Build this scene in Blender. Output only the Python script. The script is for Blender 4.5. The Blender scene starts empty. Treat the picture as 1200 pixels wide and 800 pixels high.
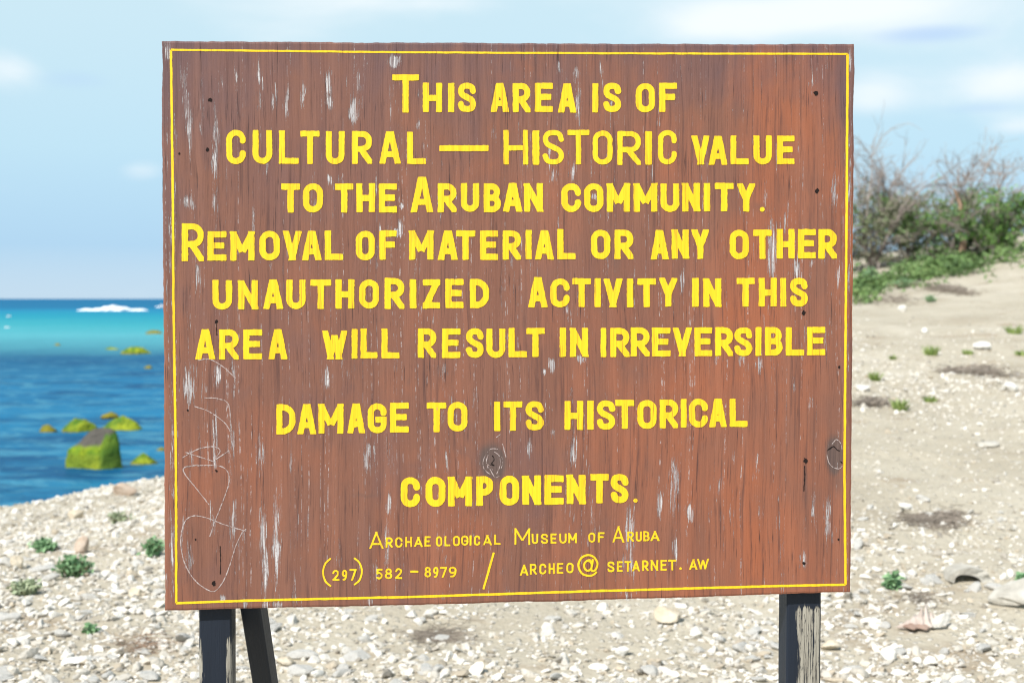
import bpy, bmesh, math, random
import numpy as np
from mathutils import Vector, Matrix, Euler, noise as mnoise

S = bpy.context.scene
COL = S.collection
R = math.radians

# ------------------------------------------------------------------ camera, sky, sun, exposure
F = 1667.0                      # focal length in photograph pixels (1200 wide)
CAM = Vector((0, 0, 1.5))
PITCH = math.atan(50 / F)       # horizon at row 350 of 800
cd = bpy.data.cameras.new("camera")
cd.sensor_width = 36.0
cd.lens = 36.0 * F / 1200
cd.clip_start = 0.05
cd.clip_end = 60000
cd.dof.use_dof = True
cd.dof.focus_distance = 2.62
cd.dof.aperture_fstop = 6.3
cam = bpy.data.objects.new("camera", cd)
cam.location = CAM
cam.rotation_euler = (math.pi / 2 - PITCH, 0, 0)
COL.objects.link(cam)
S.camera = cam

SUN_EL, SUN_AZ = R(46), R(-145)           # azimuth clockwise from +Y: behind the camera, to its left
sun_vec = Vector((math.sin(SUN_AZ) * math.cos(SUN_EL), math.cos(SUN_AZ) * math.cos(SUN_EL), math.sin(SUN_EL)))
sd = bpy.data.lights.new("sun", 'SUN')
sd.energy = 4.3
sd.angle = R(0.55)
sd.color = (1.0, 0.955, 0.89)
sun = bpy.data.objects.new("sun", sd)
sun.rotation_euler = (-sun_vec).to_track_quat('-Z', 'Y').to_euler()
COL.objects.link(sun)

S.view_settings.view_transform = 'Standard'
S.view_settings.look = 'None'
S.view_settings.gamma = 1.0
S.view_settings.exposure = 0.5
S.view_settings.use_curve_mapping = False

S.cycles.filter_width = 1.15

world = bpy.data.worlds.new("World")
S.world = world
world.use_nodes = True


class NT:
    """tiny helper round a node tree"""
    def __init__(self, tree):
        self.t = tree
        tree.nodes.clear()

    def n(self, typ, ins=None, **props):
        nd = self.t.nodes.new(typ)
        for k, v in props.items():
            setattr(nd, k, v)
        if ins:
            for k, v in ins.items():
                s = nd.inputs[k]
                if hasattr(v, 'is_linked') or isinstance(v, bpy.types.NodeSocket):
                    self.t.links.new(v, s)
                else:
                    s.default_value = v
        return nd

    def math(self, op, a, b=0.0, c=None, clamp=False):
        ins = {0: a, 1: b}
        if c is not None:
            ins[2] = c
        return self.n('ShaderNodeMath', ins, operation=op, use_clamp=clamp).outputs[0]

    def mix(self, fac, a, b, blend='MIX'):
        nd = self.n('ShaderNodeMix', None, data_type='RGBA', blend_type=blend)
        for k, v in ((0, fac), (6, a), (7, b)):
            if isinstance(v, bpy.types.NodeSocket):
                self.t.links.new(v, nd.inputs[k])
            else:
                nd.inputs[k].default_value = v
        return nd.outputs[2]

    def step(self, x, a, b, lo=0.0, hi=1.0):
        return self.n('ShaderNodeMapRange', {0: x, 1: a, 2: b, 3: lo, 4: hi}, interpolation_type='SMOOTHSTEP').outputs[0]

    def noise(self, vec, scale=1.0, detail=3.0, rough=0.55, dist=0.0, typ='FBM'):
        nd = self.n('ShaderNodeTexNoise', {'Scale': scale, 'Detail': detail, 'Roughness': rough, 'Distortion': dist})
        if vec is not None:
            self.t.links.new(vec, nd.inputs['Vector'])
        return nd.outputs[0]

    def vscale(self, vec, x, y, z, off=(0, 0, 0)):
        return self.n('ShaderNodeMapping', {'Vector': vec, 'Scale': (x, y, z), 'Location': off}).outputs[0]

    def ramp(self, fac, stops, interp='LINEAR'):
        nd = self.n('ShaderNodeValToRGB', {0: fac})
        cr = nd.color_ramp
        cr.interpolation = interp
        while len(cr.elements) < len(stops):
            cr.elements.new(0.5)
        for e, (p, c) in zip(cr.elements, stops):
            e.position = p
            e.color = (*c, 1) if len(c) == 3 else c
        return nd.outputs[0]


# sky: Nishita plus soft clouds placed by direction
w = NT(world.node_tree)
sky = w.n('ShaderNodeTexSky', sky_type='NISHITA', sun_disc=False, sun_elevation=SUN_EL, sun_rotation=SUN_AZ,
          altitude=0.0, air_density=1.0, dust_density=0.6, ozone_density=2.2)
geo = w.n('ShaderNodeTexCoord').outputs['Generated']
sep = w.n('ShaderNodeSeparateXYZ', {0: geo})
cv = w.vscale(geo, 1.0, 1.0, 2.6)
c1 = w.noise(cv, 5.2, 6.0, 0.55, 0.35)
c2 = w.noise(w.vscale(geo, 1, 1, 2.2, (3.1, 1.7, 0.4)), 2.1, 3.0, 0.5, 0.2)
dens = w.math('ADD', w.math('MULTIPLY', c1, 0.6), w.math('MULTIPLY', c2, 0.4))


def sky_blob(px, py, rx, ry, amp):
    """a cloud at a fixed heading and height in the sky (angles taken as direction components)"""
    x, z = (px - 600) / F, (350 - py) / F
    l = math.sqrt(1 + x * x + z * z)
    dx = w.math('DIVIDE', w.math('SUBTRACT', sep.outputs[0], x / l), rx / F)
    dz = w.math('DIVIDE', w.math('SUBTRACT', sep.outputs[2], z / l), ry / F)
    d2 = w.math('ADD', w.math('MULTIPLY', dx, dx), w.math('MULTIPLY', dz, dz))
    g = w.math('MULTIPLY', w.math('EXPONENT', w.math('MULTIPLY', d2, -1.0)), amp)
    return w.math('MULTIPLY', g, w.step(sep.outputs[1], 0.0, 0.3))


white = dens
for b in ((1010, 10, 120, 32, 0.42), (840, 28, 70, 24, 0.3), (1165, 100, 60, 22, 0.22), (1020, 110, 45, 24, 0.2), (1190, 148, 40, 14, 0.2),
          (10, 85, 40, 26, 0.24), (168, 200, 28, 14, 0.2), (480, 5, 120, 14, 0.22), (330, 20, 120, 40, 0.12)):
    white = w.math('ADD', white, sky_blob(*b))
wm = w.step(white, 0.47, 0.82, 0.0, 0.95)
shade = w.math('MULTIPLY', dens, 0.35)
for b in ((1085, 42, 70, 12, 0.5), (1150, 128, 60, 9, 0.3), (90, 95, 55, 16, 0.32), (480, 0, 60, 8, 0.2)):
    shade = w.math('ADD', shade, sky_blob(*b))
sm = w.step(shade, 0.28, 0.75, 0.0, 0.7)
low = w.ramp(w.step(sep.outputs[2], -0.02, 0.24), [(0.0, (0.64, 0.83, 1.0)), (0.12, (0.47, 0.74, 1.0)), (0.45, (0.60, 0.87, 1.03)), (1.0, (0.72, 0.95, 1.04))])
low = w.mix(1.0, low, (10.0, 10.0, 10.0, 1), 'MULTIPLY')
base = w.mix(w.step(sep.outputs[2], 0.25, 0.75, 0.86, 0.25), sky.outputs[0], low)
base = w.mix(wm, base, (10.0, 10.6, 10.9, 1))
base = w.mix(sm, base, (5.0, 7.0, 10.2, 1))
bg = w.n('ShaderNodeBackground', {0: base, 1: 0.068})
w.n('ShaderNodeOutputWorld', {0: bg.outputs[0]})

# ------------------------------------------------------------------ helpers
rng = np.random.default_rng(7)
random.seed(7)
CP, SP = math.cos(PITCH), math.sin(PITCH)


def ray(px, py):
    x = (np.asarray(px, float) - 600) / F
    z = -(np.asarray(py, float) - 400) / F
    return x, CP + z * SP, -SP + z * CP


def tag(o, label=None, cat=None, group=None, kind=None):
    if label: o['label'] = label
    if cat: o['category'] = cat
    if group: o['group'] = group
    if kind: o['kind'] = kind
    return o


def empty(name, loc=(0, 0, 0), rz=0.0):
    o = bpy.data.objects.new(name, None)
    o.location = loc
    o.rotation_euler = (0, 0, rz)
    o.empty_display_size = 0.1
    COL.objects.link(o)
    return o


def link_mesh(name, me, mats, parent=None, loc=None):
    o = bpy.data.objects.new(name, me)
    for m in (mats if isinstance(mats, (list, tuple)) else [mats]):
        me.materials.append(m)
    COL.objects.link(o)
    if parent: o.parent = parent
    if loc is not None: o.location = loc
    return o


def np_mesh(name, verts, faces, smooth=False, attrs=None, colors=None):
    """faces: list of arrays (n,k) or list of index lists"""
    me = bpy.data.meshes.new(name)
    verts = np.asarray(verts, np.float32)
    loops, totals = [], []
    for fa in faces:
        fa = np.asarray(fa, np.int32)
        if len(fa) == 0: continue
        loops.append(fa.ravel())
        totals.append(np.full(len(fa), fa.shape[1], np.int32))
    loops = np.concatenate(loops); totals = np.concatenate(totals)
    me.vertices.add(len(verts)); me.vertices.foreach_set('co', verts.ravel())
    me.loops.add(len(loops)); me.loops.foreach_set('vertex_index', loops)
    me.polygons.add(len(totals))
    starts = np.concatenate(([0], np.cumsum(totals)[:-1])).astype(np.int32)
    me.polygons.foreach_set('loop_start', starts)
    me.polygons.foreach_set('use_smooth', np.full(len(totals), smooth))
    for k, v in (attrs or {}).items():
        a = me.attributes.new(k, 'FLOAT', 'POINT'); a.data.foreach_set('value', np.asarray(v, np.float32))
    if colors is not None:
        a = me.attributes.new('col', 'FLOAT_COLOR', 'POINT')
        c = np.ones((len(verts), 4), np.float32); c[:, :3] = colors
        a.data.foreach_set('color', c.ravel())
    me.update(calc_edges=True)
    me.validate()
    return me


def vnoise(x, y, seed=0):
    """smooth value noise on numpy arrays, about -1..1"""
    x = np.asarray(x, float) + seed * 17.31; y = np.asarray(y, float) + seed * 9.17
    xi, yi = np.floor(x), np.floor(y)
    fx, fy = x - xi, y - yi
    fx, fy = fx * fx * (3 - 2 * fx), fy * fy * (3 - 2 * fy)

    def h(a, b):
        v = np.sin(a * 127.1 + b * 311.7 + seed * 74.7) * 43758.5453
        return (v - np.floor(v)) * 2 - 1
    return (h(xi, yi) * (1 - fx) + h(xi + 1, yi) * fx) * (1 - fy) + (h(xi, yi + 1) * (1 - fx) + h(xi + 1, yi + 1) * fx) * fy


def fbm(x, y, seed=0, octs=4):
    a, t, s = 1.0, 0.0, 0.0
    for k in range(octs):
        t = t + a * vnoise(np.asarray(x) * 2 ** k, np.asarray(y) * 2 ** k, seed + k); s += a; a *= 0.5
    return t / s


def sstep(x, a, b):
    t = np.clip((x - a) / (b - a), 0, 1)
    return t * t * (3 - 2 * t)


def mat(name):
    m = bpy.data.materials.new(name)
    m.use_nodes = True
    return m, NT(m.node_tree)


def finish(t, color, rough=0.8, spec=0.3, bump=None, bdist=0.01, bstr=1.0, extra=None):
    ins = {'Base Color': color, 'Roughness': rough, 'Specular IOR Level': spec}
    if extra: ins.update(extra)
    if bump is not None:
        b = t.n('ShaderNodeBump', {'Height': bump, 'Distance': bdist, 'Strength': bstr})
        ins['Normal'] = b.outputs[0]
    p = t.n('ShaderNodeBsdfPrincipled', ins)
    t.n('ShaderNodeOutputMaterial', {0: p.outputs[0]})
    return p


def shore_x(Y):
    Y = np.asarray(Y, float)
    k = 2.0
    ym = -np.log(np.exp(-np.clip(Y, -50, 90) / k) + math.exp(-14.5 / k)) * k      # soft min(Y, 14.5)
    return -3.9 + 0.567 * (ym - 10.9) + 0.10 * np.maximum(Y - 14, 0)


def terrain(X, Y):
    X = np.asarray(X, float); Y = np.asarray(Y, float)
    s = X - shore_x(Y) + 0.25 * vnoise(X * 0.9, Y * 0.9, 3)
    k = 1.2
    up = k * np.log1p(np.exp(np.clip((Y - 6.0) / k, -30, 30)))                     # soft max(Y-6, 0)
    up = -3.0 * np.log(np.exp(-np.clip(up, 0, 200) / 3.0) + math.exp(-27 / 3.0))   # levels off past Y = 33
    hill = 0.1 * up * sstep(s, 0.8, 5.5) - 0.06 * np.maximum(Y - 38, 0) * sstep(s, 0.8, 5.5)
    drop = -0.21 * sstep(-s, -3.0, 0.0) - 1.75 * sstep(-s, 0.0, 6.5) - 0.12 * np.maximum(-s - 4, 0)
    hill = hill + 0.13 * (np.clip(X, 3, 15) - 9.3) * sstep(Y, 17, 28) * sstep(s, 0.8, 5.5)
    berm = 0.03 * np.exp(-((s - 0.3) / 0.6) ** 2)
    z = hill + drop + berm
    land = sstep(s, -6, 0)
    z = z + land * (0.035 * fbm(X * 0.7, Y * 0.7, 5) + 0.03 * fbm(X * 2.6, Y * 2.6, 9) * sstep(Y, 3, 8) + 0.06 * fbm(X * 0.25, Y * 0.25, 11) * sstep(Y, 8, 20))
    return z


def ground(px, py):
    dx, dy, dz = (float(v) for v in ray(px, py))
    t = 3.0
    while t < 60:
        if CAM.z + dz * t < float(terrain(dx * t, dy * t)):
            break
        t += 0.05
    lo, hi = t - 0.05, t
    for _ in range(12):
        m = (lo + hi) / 2
        if CAM.z + dz * m < float(terrain(dx * m, dy * m)): hi = m
        else: lo = m
    return Vector((dx * hi, dy * hi, float(terrain(dx * hi, dy * hi))))


SEA_Z = -1.5


def at_sea(px, py):
    dx, dy, dz = (float(v) for v in ray(px, py))
    t = (SEA_Z - CAM.z) / dz
    return Vector((dx * t, dy * t, SEA_Z))


# ------------------------------------------------------------------ ground
def axis(*segs):
    out = []
    for a, b, st in segs:
        out.append(np.arange(a, b - 1e-6, st))
    out.append(np.array([segs[-1][1]]))
    return np.concatenate(out)


def grid_faces(nx, ny):
    i = np.arange(nx * ny).reshape(ny, nx)
    return np.stack([i[:-1, :-1], i[:-1, 1:], i[1:, 1:], i[1:, :-1]], -1).reshape(-1, 4)


xs = axis((-70, -14, 4), (-14, -7, 0.35), (-7, 8, 0.075), (8, 16, 0.2), (16, 90, 4))
ys = axis((-40, 2, 2.0), (2, 4, 0.2), (4, 18, 0.075), (18, 42, 0.2), (42, 110, 4))
gx, gy = np.meshgrid(xs, ys)
gz = terrain(gx, gy)

m_ground, t = mat("sand_and_rubble_ground")
P = t.n('ShaderNodeTexCoord').outputs['Object']
n1 = t.noise(P, 0.9, 5, 0.6)
n2 = t.noise(P, 5.0, 5, 0.65)
n3 = t.noise(P, 38.0, 4, 0.7)
n4 = t.noise(t.vscale(P, 1, 1, 1, (7, 3, 1)), 2.2, 4, 0.6, 0.3)
c = t.ramp(n1, [(0.3, (0.37, 0.325, 0.25)), (0.52, (0.445, 0.40, 0.315)), (0.72, (0.51, 0.465, 0.38))])
c = t.mix(t.step(n4, 0.54, 0.70, 0, 0.65), c, (0.30, 0.235, 0.165, 1))
c = t.mix(t.step(n2, 0.55, 0.75, 0, 0.45), c, (0.32, 0.28, 0.22, 1))
c = t.mix(t.step(n3, 0.50, 0.80, 0, 0.55), c, (0.66, 0.63, 0.56, 1))
vo = t.n('ShaderNodeTexVoronoi', {'Vector': t.vscale(P, 1, 1, 0.5), 'Scale': 26.0, 'Randomness': 1.0}, feature='F1')
chip = t.math('MULTIPLY', t.step(vo.outputs[0], 0.42, 0.26), t.step(t.n('ShaderNodeSeparateColor', {0: vo.outputs[1]}).outputs[0], 0.55, 0.62))
c = t.mix(t.math('MULTIPLY', chip, t.step(n4, 0.45, 0.6, 0.15, 0.75)), c, (0.72, 0.69, 0.63, 1))
hgt = t.math('ADD', t.math('MULTIPLY', n2, 0.6), t.math('ADD', t.math('MULTIPLY', n3, 0.35), t.math('MULTIPLY', chip, 0.4)))
finish(t, c, 0.95, 0.1, hgt, 0.035, 0.9)
g = link_mesh('ground', np_mesh('ground', np.stack([gx, gy, gz], -1).reshape(-1, 3), [grid_faces(len(xs), len(ys))], True), m_ground)
tag(g, kind='structure')

# ------------------------------------------------------------------ sea
yy = [9.0]
while yy[-1] < 220: yy.append(yy[-1] + max(0.10, yy[-1] * 0.0045))
yy = np.array(yy + [260, 400, 800, 2000, 6000, 20000, 40000])
xx = np.concatenate(([-40000, -8000, -1500, -300, -120], np.arange(-60, 12, 0.28), [20, 60, 150, 400, 1500, 8000, 40000]))
sx, sy = np.meshgrid(xx, yy)
fade = (1 - sstep(sy, 120, 220)) * sstep(sx, -100, -55) * (1 - sstep(sx, 10, 14))
wz = (0.055 * fbm(sx * 0.5 + sy * 0.12, sy * 0.95 - sx * 0.1, 21, 3) + 0.03 * fbm(sx * 1.4, sy * 2.6, 25, 2)
      + 0.03 * np.sin(sy * 0.9 + 1.6 * vnoise(sx * 0.15, sy * 0.1, 4) + sx * 0.12)) * fade
m_sea, t = mat("sea_water")
P = t.n('ShaderNodeTexCoord').outputs['Object']
sp = t.n('ShaderNodeSeparateXYZ', {0: P})
# bed colours change with distance offshore: weed near the shore, pale sand shelf, deep water
wob = t.noise(t.vscale(P, 0.035, 0.012, 1), 1.0, 4, 0.6)
off = t.math('MULTIPLY', sp.outputs[1], t.math('ADD', 0.72, t.math('MULTIPLY', wob, 0.56)))
lg = t.math('DIVIDE', t.math('LOGARITHM', off, 10.0), 4.0)          # log10(distance)/4 : 25 m .35, 80 m .476, 170 m .557, 420 m .656
c = t.ramp(lg, [(0.30, (0.03, 0.20, 0.31)), (0.35, (0.010, 0.155, 0.29)), (0.42, (0.010, 0.15, 0.30)), (0.466, (0.004, 0.085, 0.19)), (0.489, (0.05, 0.24, 0.31)),
                (0.52, (0.075, 0.34, 0.40)), (0.555, (0.03, 0.30, 0.36)), (0.60, (0.003, 0.24, 0.34)), (0.645, (0.002, 0.18, 0.33)), (0.67, (0.0, 0.125, 0.26)), (0.75, (0.0, 0.115, 0.25))])
pn = t.noise(t.vscale(P, 0.16, 0.34, 1), 1.0, 4, 0.62, 0.4)
nearf = t.step(sp.outputs[1], 95, 50)
c = t.mix(t.math('MULTIPLY', t.step(pn, 0.47, 0.62, 0, 0.8), nearf), c, (0.002, 0.055, 0.15, 1))
pn2 = t.noise(t.vscale(P, 0.9, 1.3, 1), 1.0, 4, 0.65, 0.8)
c = t.mix(t.math('MULTIPLY', t.step(pn2, 0.49, 0.64, 0, 0.75), nearf), c, (0.06, 0.235, 0.34, 1))
b1 = t.noise(t.vscale(P, 0.9, 2.2, 1), 1.0, 5, 0.6)
bn = t.n('ShaderNodeBump', {'Height': b1, 'Distance': 0.2, 'Strength': 1.0}).outputs[0]
dif = t.n('ShaderNodeBsdfDiffuse', {'Color': c, 'Normal': bn}).outputs[0]
glo = t.n('ShaderNodeBsdfGlossy', {'Color': (1, 1, 1, 1), 'Roughness': 0.2, 'Normal': bn}).outputs[0]
t.n('ShaderNodeOutputMaterial', {0: t.n('ShaderNodeMixShader', {0: 0.08, 1: dif, 2: glo}).outputs[0]})
sea = link_mesh('sea', np_mesh('sea', np.stack([sx, sy, wz + SEA_Z], -1).reshape(-1, 3), [grid_faces(len(xx), len(yy))], True), m_sea)
tag(sea, kind='structure')

# ------------------------------------------------------------------ rocks and stones
def rock_arrays(size, seed, sub=3, cuts=7, rough=0.12, cutmin=0.55):
    bm = bmesh.new()
    bmesh.ops.create_icosphere(bm, subdivisions=sub, radius=1.0)
    v = np.array([x.co[:] for x in bm.verts]); f = np.array([[q.index for q in p.verts] for p in bm.faces])
    bm.free()
    r = np.random.default_rng(seed)
    for _ in range(cuts):
        n = r.normal(size=3); n /= np.linalg.norm(n)
        d = r.uniform(cutmin, 0.9)
        over = np.maximum(v @ n - d, 0)
        v = v - over[:, None] * n * 0.92
    nz = fbm(v[:, 0] * 1.7 + v[:, 2] * 1.1 + seed, v[:, 1] * 1.7 - v[:, 2] * 0.9, seed % 50, 3)
    v = v * (1 + rough * nz)[:, None]
    return v * np.array(size), f


def stone_material(name, c0, c1, c2, bump=0.012, scale=30.0):
    m, t = mat(name)
    P = t.n('ShaderNodeTexCoord').outputs['Object']
    n1 = t.noise(P, scale * 0.35, 4, 0.6)
    n2 = t.noise(P, scale * 2.0, 4, 0.7)
    c = t.ramp(n1, [(0.32, c0), (0.5, c1), (0.7, c2)])
    c = t.mix(t.step(n2, 0.58, 0.78, 0, 0.4), c, tuple(x * 0.62 for x in c0) + (1,))
    finish(t, c, 0.92, 0.15, n2, bump, 0.8)
    return m


m_white = stone_material("white_coral_stone", (0.60, 0.575, 0.52), (0.71, 0.69, 0.645), (0.79, 0.775, 0.74))
m_tan = stone_material("tan_limestone", (0.46, 0.38, 0.27), (0.56, 0.49, 0.38), (0.64, 0.58, 0.47))
m_rust = stone_material("rusty_stone", (0.38, 0.29, 0.22), (0.48, 0.38, 0.30), (0.56, 0.47, 0.39))
m_grey = stone_material("grey_pitted_limestone", (0.36, 0.335, 0.29), (0.47, 0.445, 0.39), (0.57, 0.545, 0.49))
m_conch = stone_material("bleached_shell", (0.40, 0.32, 0.27), (0.50, 0.43, 0.385), (0.60, 0.55, 0.50), 0.006, 25)
m_pink = stone_material("shell_mouth", (0.22, 0.15, 0.12), (0.29, 0.20, 0.16), (0.36, 0.27, 0.22), 0.003, 20)

# loose rubble: nobody could count it
m_rub, t = mat("coral_rubble")
P = t.n('ShaderNodeTexCoord').outputs['Object']
at = t.n('ShaderNodeAttribute', attribute_name='col')
n2 = t.noise(P, 70.0, 4, 0.7)
n3 = t.noise(P, 18.0, 3, 0.6)
c = t.mix(t.step(n2, 0.52, 0.75, 0, 0.45), at.outputs[0], (0.34, 0.31, 0.26, 1))
c = t.mix(t.step(n3, 0.56, 0.72, 0, 0.3), c, (0.45, 0.38, 0.29, 1))
finish(t, c, 0.92, 0.15, n2, 0.012, 0.8)


def rubble_density(X, Y):
    """real-ground density 0..1: a rubble berm round the sign and along the shore, bare sand path across the slope, a second rubble band above it"""
    s = X - shore_x(Y)
    lump = fbm(X * 1.1, Y * 1.1, 31, 3)
    near = 1 - sstep(Y + 0.25 * lump, 7.6, 9.0) * sstep(s, 5.4, 6.6)                       # rubble near the sign
    path = 0.06 * sstep(s, 4.5, 6.5) * sstep(Y, 7.6, 9.0)
    band = np.exp(-((Y - 13.2 + 0.28 * (X - 3.5) + 0.6 * lump) / 1.35) ** 2) * sstep(s, 4.5, 6.5) * sstep(X, 2.4, 4.0)
    d = np.clip(near * (0.62 + 0.75 * lump + 0.35 * (1 - sstep(X, -2.2, -0.6))), 0.10, 1) + path + 1.3 * band * np.clip(0.75 + 1.1 * lump, 0.1, 1)
    d = d * (1 - 0.55 * sstep(Y, 17, 22))
    return np.clip(d, 0, 1)


tmpl1 = [rock_arrays((1, 1, 1), 100 + k, 1, 4, 0.16, 0.45) for k in range(10)]
tmpl2 = [rock_arrays((1, 1, 1), 200 + k, 2, 10, 0.2, 0.28) for k in range(14)]


CLEAR = [(*ground(1076, 742).xy, 0.15), (*ground(1135, 688).xy, 0.12), (*ground(1190, 716).xy, 0.10)]      # round the shell and the two big stones


def scatter(N, ylo, yhi, smin, smax, power, tm, dens_pow, seed):
    r = np.random.default_rng(seed)
    Y = ylo + (yhi - ylo) * r.random(N) ** 1.25
    X = (r.random(N) * 2 - 1) * (0.42 * Y + 0.5)
    s = X - shore_x(Y)
    keep = (r.random(N) < rubble_density(X, Y) ** dens_pow) & (s > -4.5)
    for (cx, cy, cr) in CLEAR: keep &= np.hypot(X - cx, (Y - cy) * 0.6) > cr
    X, Y = X[keep], Y[keep]
    n = len(X)
    size = smin + (smax - smin) * r.random(n) ** power
    Z = terrain(X, Y)
    vs, fs, cs = [], [], []
    base = 0
    for k in range(n):
        v, f = tm[r.integers(len(tm))]
        el = np.array([r.uniform(0.75, 1.45), r.uniform(0.6, 1.0), r.uniform(0.32, 0.75)]) * size[k]
        e = Euler((r.normal(0, 0.3), r.normal(0, 0.3), r.uniform(0, 6.28))).to_matrix()
        q = (v * el) @ np.array(e).T + np.array([X[k], Y[k], Z[k] + el[2] * 0.35])
        vs.append(q); fs.append(f + base); base += len(v)
        u = r.random()
        if u < 0.55: cc = np.array([0.80, 0.765, 0.70]) * r.uniform(0.70, 1.06)
        elif u < 0.84: cc = np.array([0.60, 0.56, 0.49]) * r.uniform(0.8, 1.05)
        elif u < 0.92: cc = np.array([0.53, 0.46, 0.36]) * r.uniform(0.75, 1.05)
        else: cc = np.array([0.42, 0.385, 0.33]) * r.uniform(0.6, 1.0)
        cs.append(np.tile(cc, (len(v), 1)))
    return np.concatenate(vs), np.concatenate(fs), np.concatenate(cs)


parts = [scatter(60000, 3.4, 17.0, 0.006, 0.020, 1.6, tmpl1, 0.8, 1), scatter(17000, 3.4, 19.0, 0.016, 0.040, 2.0, tmpl2, 1.4, 2)]
V, Fc, Cc, b0 = [], [], [], 0
for v, f, c in parts:
    V.append(v); Fc.append(f + b0); Cc.append(c); b0 += len(v)
rub = link_mesh('coral_rubble', np_mesh('coral_rubble', np.concatenate(V), [np.concatenate(Fc)], False, None, np.concatenate(Cc)), m_rub)
tag(rub, 'pale broken coral rubble and shell bits carpeting the beach ground', 'rubble', kind='stuff')

# countable fist-sized stones lying on the rubble
r = np.random.default_rng(55)
protos = []
for k in range(9):
    v, f = rock_arrays((1, 1, 1), 300 + k, 3, 9, 0.16, 0.42)
    protos.append((np_mesh('coral_stone', v * np.array([1, 0.78, 0.5]), [f], False), m_white))
for me, m in protos: me.materials.append(m)
cnt = 0
while cnt < 150:
    px, py = r.uniform(0, 1200), r.uniform(585, 815)
    if 1040 < px < 1130 and 690 < py < 750: continue
    if 196 < px < 996 and py < 712: continue
    if px < 200 and py < 610: continue
    p = ground(px, py)
    if r.random() > float(rubble_density(p.x, p.y)): continue
    o = bpy.data.objects.new('coral_stone', protos[r.integers(9)][0])
    sc = 0.024 + 0.034 * r.random() ** 2.0
    o.scale = (sc * r.uniform(0.9, 1.5), sc, sc * r.uniform(0.7, 1.0))
    o.rotation_euler = (r.normal(0, 0.2), r.normal(0, 0.2), r.uniform(0, 6.28))
    o.location = p + Vector((0, 0, sc * 0.18))
    COL.objects.link(o)
    tag(o, 'fist-sized white coral stone loose among the rubble on the beach', 'stone', 'white coral stones strewn over the beach')
    cnt += 1


def stone(px, py, wpx, hpx, m, seed, label, name='coral_stone', rz=0.0, tilt=(0, 0), cuts=9, deep=0.75, cutmin=0.45):
    p = ground(px, py + hpx / 2)
    k = p.y / F
    size = (wpx * k / 2, wpx * k / 2 * deep, max(hpx * k / 2, 0.012) * 1.15)
    v, f = rock_arrays((1, 1, 1), seed, 3, cuts, 0.18, cutmin)
    e = np.array(Euler((tilt[0], tilt[1], rz)).to_matrix())
    o = link_mesh(name, np_mesh(name, (v * np.array(size)) @ e.T, [f], False), m, None, p + Vector((0, size[1] * 0.5, size[2] * 0.75)))
    tag(o, label, 'stone')
    return o


stone(94, 637, 20, 22, m_rust, 11, 'rusty brown upright stone just behind the bright green herb on the left')
stone(88, 603, 22, 12, m_tan, 12, 'small ochre stone below the shoreline rubble, left of the sign')
stone(145, 572, 30, 17, m_rust, 13, 'pinkish brown stone on the crest of the beach beside the water')
stone(20, 658, 18, 18, m_tan, 14, 'tan stone left of the rusty upright stone near the photo edge')
stone(158, 693, 20, 10, m_tan, 15, 'yellowish flat stone just left of the lower sign corner')
stone(85, 774, 44, 9, m_white, 16, 'long low white coral slab lying below the sign on the left', rz=0.2)
stone(335, 775, 26, 10, m_tan, 17, 'flat orange-tan stone just right of the leaning rear brace')
stone(785, 720, 36, 22, m_tan, 18, 'broad cream stone under the lower edge of the sign, right of centre')
stone(640, 733, 16, 9, m_white, 19, 'bright white flat stone below the middle of the sign board')
stone(730, 763, 20, 12, m_white, 20, 'curved white coral piece on the ground below the sign, left of the right post')
stone(974, 756, 26, 12, m_tan, 21, 'oblong sandy yellow stone right beside the bare right post')
stone(1042, 766, 20, 17, m_white, 22, 'angular pointed white stone in front of the conch shell', tilt=(0.3, 0.2))
stone(1075, 774, 13, 10, m_white, 23, 'small round cream stone right of the angular pointed white stone')
stone(1062, 592, 17, 10, m_white, 24, 'lone white stone on bare sand above the dark twig patch')
stone(1153, 405, 26, 9, m_white, 25, 'long white stone highest on the right slope, above the grey litter', rz=0.3)
stone(1085, 387, 9, 7, m_white, 26, 'small white stone below the green creeper patch on the slope')
stone(1058, 361, 13, 8, m_white, 27, 'white stone beside the green creeper patch near the sign edge')
stone(1155, 520, 34, 9, m_grey, 28, 'pale flat stone sunk in the sandy slope at right')
stone(1012, 454, 22, 9, m_white, 29, 'white stone by the sign edge just above the grass clump on the slope')
stone(1185, 453, 18, 11, m_white, 30, 'white stone just below the long dark litter mound on the slope')

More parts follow.
